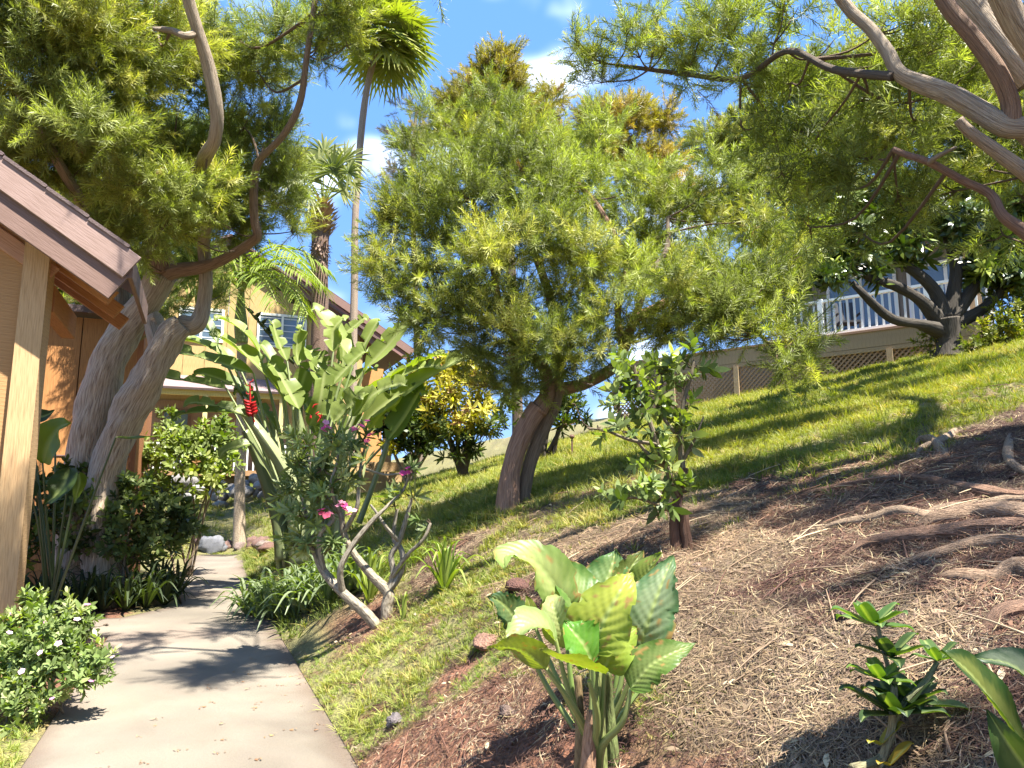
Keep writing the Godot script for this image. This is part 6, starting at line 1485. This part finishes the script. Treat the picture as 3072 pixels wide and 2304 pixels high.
# small plumeria cutting in the mulch
func seedling() -> void:
	var t := thing("plumeria_cutting", "young plumeria cutting with leaf rosettes rooted in the mulch", "plant", Vector3(1.132, 0.727, -2.450))
	var g := Color(0.16, 0.21, 0.09)
	for q in [[Vector4(1.106, 0.680, -2.420, 0.017), Vector4(1.138, 0.754, -2.400, 0.014), Vector4(1.173, 0.834, -2.400, 0.013), Vector4(1.186, 0.916, -2.400, 0.012), Vector4(1.194, 0.970, -2.400, 0.010)], [Vector4(1.172, 0.821, -2.400, 0.013), Vector4(1.131, 0.754, -2.400, 0.013), Vector4(1.022, 0.744, -2.350, 0.014)], [Vector4(1.182, 0.861, -2.400, 0.010), Vector4(1.231, 0.929, -2.400, 0.009), Vector4(1.293, 0.984, -2.400, 0.009), Vector4(1.334, 1.039, -2.400, 0.007)], [Vector4(1.194, 0.970, -2.400, 0.009), Vector4(1.199, 1.029, -2.450, 0.007), Vector4(1.188, 1.086, -2.450, 0.007), Vector4(1.178, 1.143, -2.450, 0.007)]]:
		limb(t, "stem", q, mixc(g, Color(0.3, 0.26, 0.17), rng.randf()), M.smooth_bark, 9, 0.04)
	for r in [[Vector3(1.167, 1.140, -2.450), 9, 0.105, Color(0.1, 0.18, 0.055)], [Vector3(1.156, 0.984, -2.400), 9, 0.085, Color(0.17, 0.27, 0.06)], [Vector3(1.336, 1.042, -2.400), 6, 0.085, Color(0.12, 0.2, 0.06)], [Vector3(1.191, 0.882, -2.400), 11, 0.14, Color(0.06, 0.1, 0.04)], [Vector3(1.215, 1.043, -2.450), 7, 0.1, Color(0.06, 0.1, 0.04)], [Vector3(1.262, 0.902, -2.450), 9, 0.13, Color(0.06, 0.1, 0.04)], [Vector3(1.134, 0.794, -2.400), 2, 0.08, Color(0.4, 0.34, 0.05)], [Vector3(1.133, 0.751, -2.350), 2, 0.08, Color(0.45, 0.3, 0.04)]]:
		var c: Vector3 = r[0]
		for k in int(r[1]):
			var a: float = k * 2.39996
			var out := Vector3(cos(a), 0, sin(a))
			var up := lerpf(0.9, -0.1, k / float(r[1]))
			var dir := (out + Vector3.UP * up).normalized()
			var ln: float = r[2] * rr(0.95, 1.4)
			part_w("leaf", broad([c, c + dir * ln * 0.5, c + dir * ln * 0.85, c + dir * ln + Vector3.DOWN * ln * 0.12], ln * 0.46, Vector3.UP - out * 0.3, {"rows": 12, "cols": 6, "fold": 0.3, "wave": 0.03, "color": (r[3] as Color) * rr(0.85, 1.15)}), M.leaf, t)


func other_shrubs() -> void:
	# croton trees
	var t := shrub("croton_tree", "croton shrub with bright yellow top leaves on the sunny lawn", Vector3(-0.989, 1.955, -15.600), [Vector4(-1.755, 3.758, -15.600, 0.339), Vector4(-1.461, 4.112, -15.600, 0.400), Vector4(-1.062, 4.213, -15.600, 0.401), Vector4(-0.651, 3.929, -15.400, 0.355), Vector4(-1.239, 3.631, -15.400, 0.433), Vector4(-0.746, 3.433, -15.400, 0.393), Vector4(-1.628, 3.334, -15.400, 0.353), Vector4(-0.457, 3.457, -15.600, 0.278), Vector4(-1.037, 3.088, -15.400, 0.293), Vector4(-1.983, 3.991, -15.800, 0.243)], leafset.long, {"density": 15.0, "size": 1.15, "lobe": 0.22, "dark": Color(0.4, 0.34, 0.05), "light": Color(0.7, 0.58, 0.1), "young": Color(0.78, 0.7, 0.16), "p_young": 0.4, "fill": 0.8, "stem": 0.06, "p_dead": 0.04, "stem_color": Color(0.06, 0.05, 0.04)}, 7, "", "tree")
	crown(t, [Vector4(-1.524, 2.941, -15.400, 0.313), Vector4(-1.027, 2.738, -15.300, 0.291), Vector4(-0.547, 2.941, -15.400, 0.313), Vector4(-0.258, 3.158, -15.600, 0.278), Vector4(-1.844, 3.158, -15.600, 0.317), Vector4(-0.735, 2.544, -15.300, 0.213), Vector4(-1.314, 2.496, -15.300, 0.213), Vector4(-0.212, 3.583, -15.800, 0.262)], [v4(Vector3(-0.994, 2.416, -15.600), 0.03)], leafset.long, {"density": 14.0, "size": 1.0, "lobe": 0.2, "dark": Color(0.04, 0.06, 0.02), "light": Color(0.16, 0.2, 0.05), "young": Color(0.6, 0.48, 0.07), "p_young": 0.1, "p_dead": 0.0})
	shrub("croton_hedge", "dark green clipped croton hedge with golden tips at the lawn edge", Vector3(-2.550, 1.797, -18.000), [Vector4(-2.931, 3.520, -18.000, 0.458), Vector4(-2.478, 3.750, -18.000, 0.505), Vector4(-2.691, 3.061, -18.000, 0.456), Vector4(-2.233, 2.947, -18.000, 0.456), Vector4(-1.954, 3.290, -18.000, 0.411), Vector4(-3.000, 3.982, -18.000, 0.345), Vector4(-3.186, 3.194, -18.200, 0.300), Vector4(-2.001, 2.720, -18.000, 0.296), Vector4(-2.569, 2.663, -18.000, 0.273)], leafset.ovate, {"density": 13.0, "size": 1.5, "lobe": 0.26, "dark": Color(0.03, 0.045, 0.014), "light": Color(0.12, 0.16, 0.04), "young": Color(0.5, 0.4, 0.06), "p_young": 0.14, "stem": 0.05}, 4)
	shrub("croton_hedge", "golden leaved croton shrub behind the paddle leaf clump", Vector3(-2.693, 1.877, -19.000), [Vector4(-2.754, 4.670, -19.000, 0.439), Vector4(-2.332, 4.918, -19.000, 0.366), Vector4(-3.115, 4.485, -19.000, 0.341), Vector4(-1.784, 5.042, -19.000, 0.318), Vector4(-2.460, 5.228, -19.000, 0.245)], leafset.small, {"density": 13.0, "size": 2.0, "lobe": 0.28, "dark": Color(0.25, 0.2, 0.03), "light": Color(0.5, 0.4, 0.06), "p_young": 0.2, "stem": 0.05}, 4)
	shrub("round_shrub", "dark leaved shrub with bare lower stems behind the leaning trunk", Vector3(0.722, 2.295, -14.500), [Vector4(0.869, 3.322, -14.500, 0.314), Vector4(1.193, 3.416, -14.500, 0.314), Vector4(0.678, 3.126, -14.400, 0.256), Vector4(1.411, 3.126, -14.400, 0.238), Vector4(0.990, 2.978, -14.300, 0.218)], leafset.long, {"density": 11.0, "size": 1.0, "lobe": 0.22, "dark": Color(0.03, 0.05, 0.014), "light": Color(0.12, 0.16, 0.04), "p_young": 0.08, "stem": 0.05, "stem_color": Color(0.06, 0.05, 0.04)}, 6)
	# under the lattice and by the plumeria
	shrub("golden_hedge", "golden green hedge bush beside the plumeria trunk", Vector3(8.895, 4.274, -13.200), [Vector4(8.665, 4.540, -13.200, 0.376), Vector4(9.120, 4.803, -13.200, 0.394), Vector4(9.635, 5.121, -13.400, 0.384), Vector4(9.207, 4.495, -13.000, 0.370), Vector4(9.720, 4.803, -13.200, 0.377), Vector4(8.341, 4.238, -13.000, 0.201), Vector4(8.849, 4.280, -13.000, 0.235), Vector4(9.441, 4.323, -13.000, 0.218), Vector4(9.354, 5.357, -13.600, 0.231)], leafset.small, {"density": 17.0, "size": 1.5, "lobe": 0.22, "dark": Color(0.12, 0.15, 0.025), "light": Color(0.34, 0.34, 0.05), "young": Color(0.6, 0.5, 0.06), "p_young": 0.3, "stem": 0.03}, 5)
	shrub("golden_hedge", "small golden shrub between the plumeria trunk and the lattice", Vector3(8.073, 4.127, -13.800), [Vector4(8.068, 4.585, -13.800, 0.214), Vector4(8.152, 4.364, -13.700, 0.177), Vector4(8.004, 4.358, -13.800, 0.160)], leafset.small, {"density": 17.0, "size": 1.3, "lobe": 0.16, "dark": Color(0.16, 0.18, 0.03), "light": Color(0.36, 0.36, 0.05), "young": Color(0.6, 0.5, 0.06), "p_young": 0.3, "stem": 0.02}, 3)
	# shrubs of the border under the forked tree
	shrub("green_shrub", "sunlit leafy green shrub growing beside the house porch", Vector3(-6.297, 0.000, -14.500), [Vector4(-7.088, 2.219, -14.500, 0.402), Vector4(-6.650, 2.492, -14.500, 0.440), Vector4(-6.241, 2.591, -14.600, 0.443), Vector4(-5.849, 2.223, -14.600, 0.368), Vector4(-7.096, 2.887, -14.800, 0.244), Vector4(-6.257, 2.031, -14.300, 0.414), Vector4(-6.819, 1.762, -14.200, 0.356), Vector4(-5.928, 1.854, -14.400, 0.325), Vector4(-7.434, 2.499, -14.600, 0.277), Vector4(-5.748, 2.620, -15.000, 0.266), Vector4(-7.117, 3.181, -14.900, 0.171), Vector4(-5.970, 2.887, -14.800, 0.282)], leafset.ovate, {"density": 16.0, "size": 1.25, "lobe": 0.2, "dark": Color(0.13, 0.18, 0.04), "light": Color(0.34, 0.4, 0.13), "young": Color(0.46, 0.48, 0.16), "p_young": 0.2, "stem": 0.025}, 7)
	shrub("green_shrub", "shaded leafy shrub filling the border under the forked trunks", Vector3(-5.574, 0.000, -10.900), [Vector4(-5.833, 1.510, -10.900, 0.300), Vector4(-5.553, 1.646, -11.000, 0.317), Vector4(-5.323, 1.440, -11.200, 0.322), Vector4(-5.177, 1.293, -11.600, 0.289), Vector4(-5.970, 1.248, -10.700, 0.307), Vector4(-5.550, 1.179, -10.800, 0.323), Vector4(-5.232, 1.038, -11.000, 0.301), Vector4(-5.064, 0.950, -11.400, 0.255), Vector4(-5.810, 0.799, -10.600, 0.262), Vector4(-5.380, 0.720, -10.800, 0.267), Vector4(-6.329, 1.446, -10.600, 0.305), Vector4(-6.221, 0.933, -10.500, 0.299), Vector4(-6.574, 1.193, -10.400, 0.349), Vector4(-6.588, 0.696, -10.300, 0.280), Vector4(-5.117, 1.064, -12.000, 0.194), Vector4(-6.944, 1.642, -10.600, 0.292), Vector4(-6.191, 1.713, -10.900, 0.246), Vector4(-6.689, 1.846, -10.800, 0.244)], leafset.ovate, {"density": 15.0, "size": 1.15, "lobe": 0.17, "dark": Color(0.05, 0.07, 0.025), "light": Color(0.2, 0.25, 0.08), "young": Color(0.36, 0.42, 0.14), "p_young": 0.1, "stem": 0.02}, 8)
	shrub("leafy_plant", "low bright green broad leaved plant at the end of the border", Vector3(-5.561, 0.000, -12.000), [Vector4(-5.561, 0.623, -11.600, 0.172), Vector4(-5.406, 0.678, -11.800, 0.175), Vector4(-5.720, 0.562, -11.500, 0.142), Vector4(-5.444, 0.722, -12.200, 0.151)], leafset.big, {"density": 10.0, "size": 0.7, "lobe": 0.14, "dark": Color(0.1, 0.16, 0.03), "light": Color(0.3, 0.38, 0.08), "p_young": 0.2}, 3, "", "plant")
	# big heart leaves by the corner board
	t = thing("taro_plant", "large heart leaved plant standing against the orange wall", "plant", Vector3(-5.706, 0.000, -9.400))
	for l in [[[Vector3(-5.876, 1.974, -9.200), Vector3(-5.760, 2.199, -9.100), Vector3(-5.616, 2.396, -9.050), Vector3(-5.455, 2.466, -9.000)], 84, 0.85, Vector3(0.1, 0.5, 0.9)], [[Vector3(-4.879, 2.277, -9.000), Vector3(-4.706, 2.260, -9.000), Vector3(-4.508, 2.277, -9.000), Vector3(-4.322, 2.306, -9.000)], 26, 0.35, Vector3(0.0, 1.0, 0.25)], [[Vector3(-6.193, 2.627, -9.300), Vector3(-6.040, 2.568, -9.300), Vector3(-5.924, 2.597, -9.300), Vector3(-5.853, 2.657, -9.300)], 34, 0.1, Vector3(0, 0.3, 1)], [[Vector3(-5.878, 2.399, -9.400), Vector3(-5.994, 2.369, -9.400), Vector3(-6.105, 2.280, -9.400), Vector3(-6.218, 2.220, -9.400)], 40, 0.1, Vector3(0, 0.4, 0.9)], [[Vector3(-6.185, 2.137, -9.500), Vector3(-6.284, 2.227, -9.500), Vector3(-6.353, 2.197, -9.500), Vector3(-6.409, 2.048, -9.500)], 24, 0.0, Vector3(0, 0.8, 0.5)], [[Vector3(-5.535, 1.917, -9.200), Vector3(-5.516, 1.742, -9.100), Vector3(-5.553, 1.573, -9.000), Vector3(-5.682, 1.462, -9.000)], 60, 0.15, Vector3(0, 0.3, 0.9)], [[Vector3(-5.414, 1.859, -9.200), Vector3(-5.392, 1.745, -9.200), Vector3(-5.405, 1.630, -9.200), Vector3(-5.435, 1.460, -9.200)], 30, 0.5, Vector3(0.3, 0.3, 0.9)], [[Vector3(-5.958, 1.516, -9.200), Vector3(-6.079, 1.573, -9.200), Vector3(-6.188, 1.516, -9.200), Vector3(-6.285, 1.347, -9.200)], 70, 0.05, Vector3(0, 0.6, 0.8)]]:
		var pts: Array = l[0]
		var b0: Vector3 = pts[0]
		var root := Vector3(-5.706, 0.000, -9.400)
		stalk(t, "petiole", [v4(root + Vector3(rr(-0.1, 0.1), -0.03, 0), 0.02), v4(root.lerp(b0, 0.6) + Vector3(0, 0.1, 0), 0.015), v4(b0, 0.01)], Color(0.08, 0.11, 0.04), M.thick_leaf)
		part_w("leaf", broad(pts, l[1] * 9.2 / 1580.0, l[3], {"rows": 22, "cols": 8, "fold": 0.3, "wave": 0.04, "ripple": 0.1, "color": mixc(Color(0.035, 0.065, 0.025), Color(0.26, 0.34, 0.04), l[2])}), M.leaf, t)
	# flowering bush at the near edge of the path
	t = shrub("periwinkle_bush", "low periwinkle bush with small pink flowers at the path edge", Vector3(-3.375, 0.000, -5.500), [Vector4(-3.631, 0.554, -5.600, 0.177), Vector4(-3.359, 0.508, -5.500, 0.167), Vector4(-3.256, 0.554, -5.600, 0.150), Vector4(-3.413, 0.370, -5.400, 0.170), Vector4(-3.182, 0.339, -5.400, 0.156), Vector4(-2.989, 0.370, -5.400, 0.131), Vector4(-3.707, 0.689, -5.800, 0.092), Vector4(-3.254, 0.636, -5.700, 0.083), Vector4(-2.894, 0.401, -5.400, 0.078), Vector4(-3.427, 0.209, -5.300, 0.140), Vector4(-3.201, 0.179, -5.300, 0.115), Vector4(-3.649, 0.412, -5.500, 0.166), Vector4(-2.955, 0.270, -5.300, 0.083), Vector4(-3.298, 0.737, -5.700, 0.049), Vector4(-3.288, 0.116, -5.200, 0.075), Vector4(-3.823, 0.476, -5.500, 0.167), Vector4(-2.989, 0.620, -5.600, 0.034)], leafset.small, {"density": 100.0, "size": 0.95, "lobe": 0.13, "dark": Color(0.15, 0.21, 0.06), "light": Color(0.34, 0.42, 0.16), "young": Color(0.5, 0.52, 0.26), "p_young": 0.25, "stem": 0.008, "twig": 0.3, "fill": 1.1, "p_dead": 0.01}, 9, "", "bush")
	flowers(t, "flower", [Vector4(-3.331, 0.384, -5.200, 0.006), Vector4(-3.217, 0.504, -5.200, 0.006), Vector4(-3.312, 0.669, -5.400, 0.007), Vector4(-3.552, 0.605, -5.400, 0.007), Vector4(-2.855, 0.324, -5.200, 0.006), Vector4(-3.174, 0.668, -5.500, 0.007), Vector4(-3.022, 0.260, -5.100, 0.006), Vector4(-2.779, 0.453, -5.300, 0.006), Vector4(-3.713, 0.685, -5.600, 0.007), Vector4(-3.138, 0.751, -5.600, 0.007), Vector4(-3.081, 0.564, -5.200, 0.006)], 1, 0.03, [petal_mat("mauve petal", Color(0.6, 0.22, 0.5)), petal_mat("light petal", Color(0.7, 0.45, 0.6))], "star")


func rock(called: String, label: String, at: Vector3, size: Vector3, col: Color, group := "", detail := 10) -> void:
	var mb := MB.new()
	var sd := rr(0, 500)
	for r in detail + 1:
		var th := PI * r / detail
		for q in detail * 2 + 1:
			var ph := TAU * (q % (detail * 2)) / (detail * 2)
			var d := Vector3(sin(th) * cos(ph), cos(th), sin(th) * sin(ph))
			var k := 1.0 + 0.55 * noise.get_noise_3dv(d * 70.0 + Vector3.ONE * sd) + 0.2 * noise.get_noise_3dv(d * 190.0 + Vector3.ONE * sd)
			mb.vert(d * size * 0.5 * k, col * (1.0 + 0.3 * noise.get_noise_3dv(d * 150.0 + Vector3.ONE * sd)), Vector2(ph, th))
	var w := detail * 2 + 1
	for r in detail:
		for q in detail * 2:
			var a := r * w + q
			mb.quad(a, a + 1, a + w + 1, a + w)
	var o := part(numbered(called), mb.mesh(M.rock), self, Transform3D(Basis.from_euler(Vector3(rr(-0.2, 0.2), rr(0, TAU), rr(-0.2, 0.2))), at + Vector3.UP * size.y * 0.22))
	meta(o, label, "rock", group)


func stones() -> void:
	rock("boulder", "smooth grey boulder at the far end of the path", Vector3(-8.111, 0.086, -20.300), Vector3(0.75, 0.6, 0.5), Color(0.26, 0.26, 0.28), "", 14)
	for q in [Vector3(-7.852, 0.127, -20.600), Vector3(-7.322, 0.107, -20.200), Vector3(-6.808, 0.275, -19.600), Vector3(-6.164, 0.367, -18.400), Vector3(-5.750, 0.363, -17.400), Vector3(-8.710, 0.256, -20.800), Vector3(-5.401, 0.372, -16.600)]:
		rock("border_rock", "reddish lava rock edging the bend of the path", q, Vector3(rr(0.3, 0.5), rr(0.25, 0.4), rr(0.3, 0.45)), mixc(Color(0.24, 0.12, 0.09), Color(0.34, 0.26, 0.22), rng.randf()), "lava rocks along the path bend")
	for k in 26:
		var u := rr(0, 1)
		var p := on(lerpf(-11.5, -6.8, u), lerpf(-25.5, -24.0, u) + rr(-0.3, 0.3), 0.0)
		p.y += 0.25 * (k % 3)
		rock("wall_rock", "pale rough rock in the low dry stone wall beyond the path", p, Vector3(rr(0.35, 0.65), rr(0.28, 0.45), rr(0.35, 0.5)), mixc(Color(0.3, 0.27, 0.25), Color(0.5, 0.47, 0.43), rng.randf()), "rocks of the low wall", 8)
	rock("flat_stone", "flat reddish stone half buried in the lawn beside the dumb cane", Vector3(-0.170, 0.597, -5.000), Vector3(0.24, 0.09, 0.15), Color(0.36, 0.19, 0.13))
	rock("flat_stone", "dark stone behind the dumb cane leaves on the soil", Vector3(0.082, 0.867, -5.600), Vector3(0.24, 0.12, 0.2), Color(0.16, 0.07, 0.05))
	rock("loose_stone", "grey stone on the bare soil near the path edge", Vector3(-0.721, 0.178, -4.750), Vector3(0.13, 0.08, 0.1), Color(0.22, 0.18, 0.18))
	rock("loose_stone", "small brown stone between the lawn and the dumb cane", Vector3(-0.019, 0.432, -4.000), Vector3(0.1, 0.07, 0.09), Color(0.2, 0.13, 0.1))
	for k in 60:
		var x := rr(-0.9, 4.4)
		var z := rr(-5.2, -2.2)
		var s := 0.922 * x - 0.387 * z - 0.785
		if s < 0.08:
			continue
		var r := rr(0.025, 0.075)
		rock("pebble", "small brown pebble lying loose on the mulched slope", on(x, z), Vector3(r * rr(1, 1.6), r * 0.7, r), mixc(Color(0.16, 0.1, 0.08), Color(0.42, 0.27, 0.19), rng.randf()), "pebbles on the slope", 6)
	# low stake on the lawn
	var t := thing("sprinkler_stake", "thin brown sprinkler stake standing on the far lawn", "sprinkler", Vector3(1.115, 2.299, -13.600))
	bx(t, "stake", Vector3(0, 0.15, 0), Vector3(0.03, 0.36, 0.03), Color(0.12, 0.06, 0.04), M.paint)
	var hd := MB.new()
	hd.tube([Vector4(0, 0.32, 0, 0.02), Vector4(0, 0.36, 0, 0.055), Vector4(0, 0.4, 0, 0.03)], 8, Color(0.12, 0.06, 0.04), 3)
	part("head", hd.mesh(M.paint), t)


func _ready() -> void:
	rng.seed = 20240611
	noise.seed = 7
	noise.frequency = 0.01
	noise.fractal_octaves = 4
	var cam := Camera3D.new()
	cam.name = "camera"
	cam.position = Vector3(0, 1.55, 0)
	cam.rotation_degrees = Vector3(8.8, 0, 0)
	cam.fov = 55.4
	cam.near = 0.05
	cam.far = 900.0
	add_child(cam)
	cam.current = true
	var env := Environment.new()
	env.background_mode = Environment.BG_SKY
	var sm := ProceduralSkyMaterial.new()
	sm.sky_top_color = Color(0.27, 0.41, 0.61)
	sm.sky_horizon_color = Color(0.43, 0.54, 0.69)
	sm.sky_curve = 0.14
	sm.ground_bottom_color = Color(0.3, 0.3, 0.22)
	sm.ground_horizon_color = Color(0.45, 0.46, 0.4)
	sm.sun_angle_max = 4.0
	sm.sky_cover = clouds()
	sm.sky_cover_modulate = Color(1, 1, 1, 0.6)
	var sky := Sky.new()
	sky.sky_material = sm
	env.sky = sky
	env.tonemap_mode = Environment.TONE_MAPPER_LINEAR
	env.tonemap_exposure = 4.0
	env.sdfgi_enabled = true
	env.ssao_enabled = true
	env.ssil_enabled = true
	var we := WorldEnvironment.new()
	we.name = "sky"
	we.environment = env
	add_child(we)
	var sun := DirectionalLight3D.new()
	sun.name = "sun"
	sun.light_energy = 1.6
	sun.light_color = Color(1.0, 0.985, 0.945)
	sun.light_angular_distance = 0.55
	sun.shadow_enabled = true
	add_child(sun)
	var to_sun := Vector3(0.62, 1.85, 0.62).normalized()
	sun.look_at_from_position(to_sun * 100.0, Vector3.ZERO, Vector3.UP)
	make_materials()
	build_ground()
	build_path()
	build_trees()
	build_houses()
	build_palms()
	build_plants()
	build_cover()


func clouds() -> ImageTexture:
	var f := FastNoiseLite.new()
	f.seed = 5
	f.frequency = 1.0
	f.fractal_octaves = 5
	var w := 1024
	var h := 512
	var im := Image.create(w, h, false, Image.FORMAT_RGBA8)
	for y in h:
		var el := PI * (0.5 - (y + 0.5) / h)
		for x in w:
			if el < 0.0:
				im.set_pixel(x, y, Color(0, 0, 0, 0))
				continue
			var a := TAU * (x + 0.5) / w
			var d := Vector3(cos(a) * cos(el), sin(el) * 1.8, sin(a) * cos(el))
			var n := f.get_noise_3dv(d * 2.6) + 0.25 * f.get_noise_3dv(d * 7.0)
			var k := smoothstep(0.2, 0.62, n)
			im.set_pixel(x, y, Color(0.95, 0.95, 0.93, k))
	return ImageTexture.create_from_image(im)
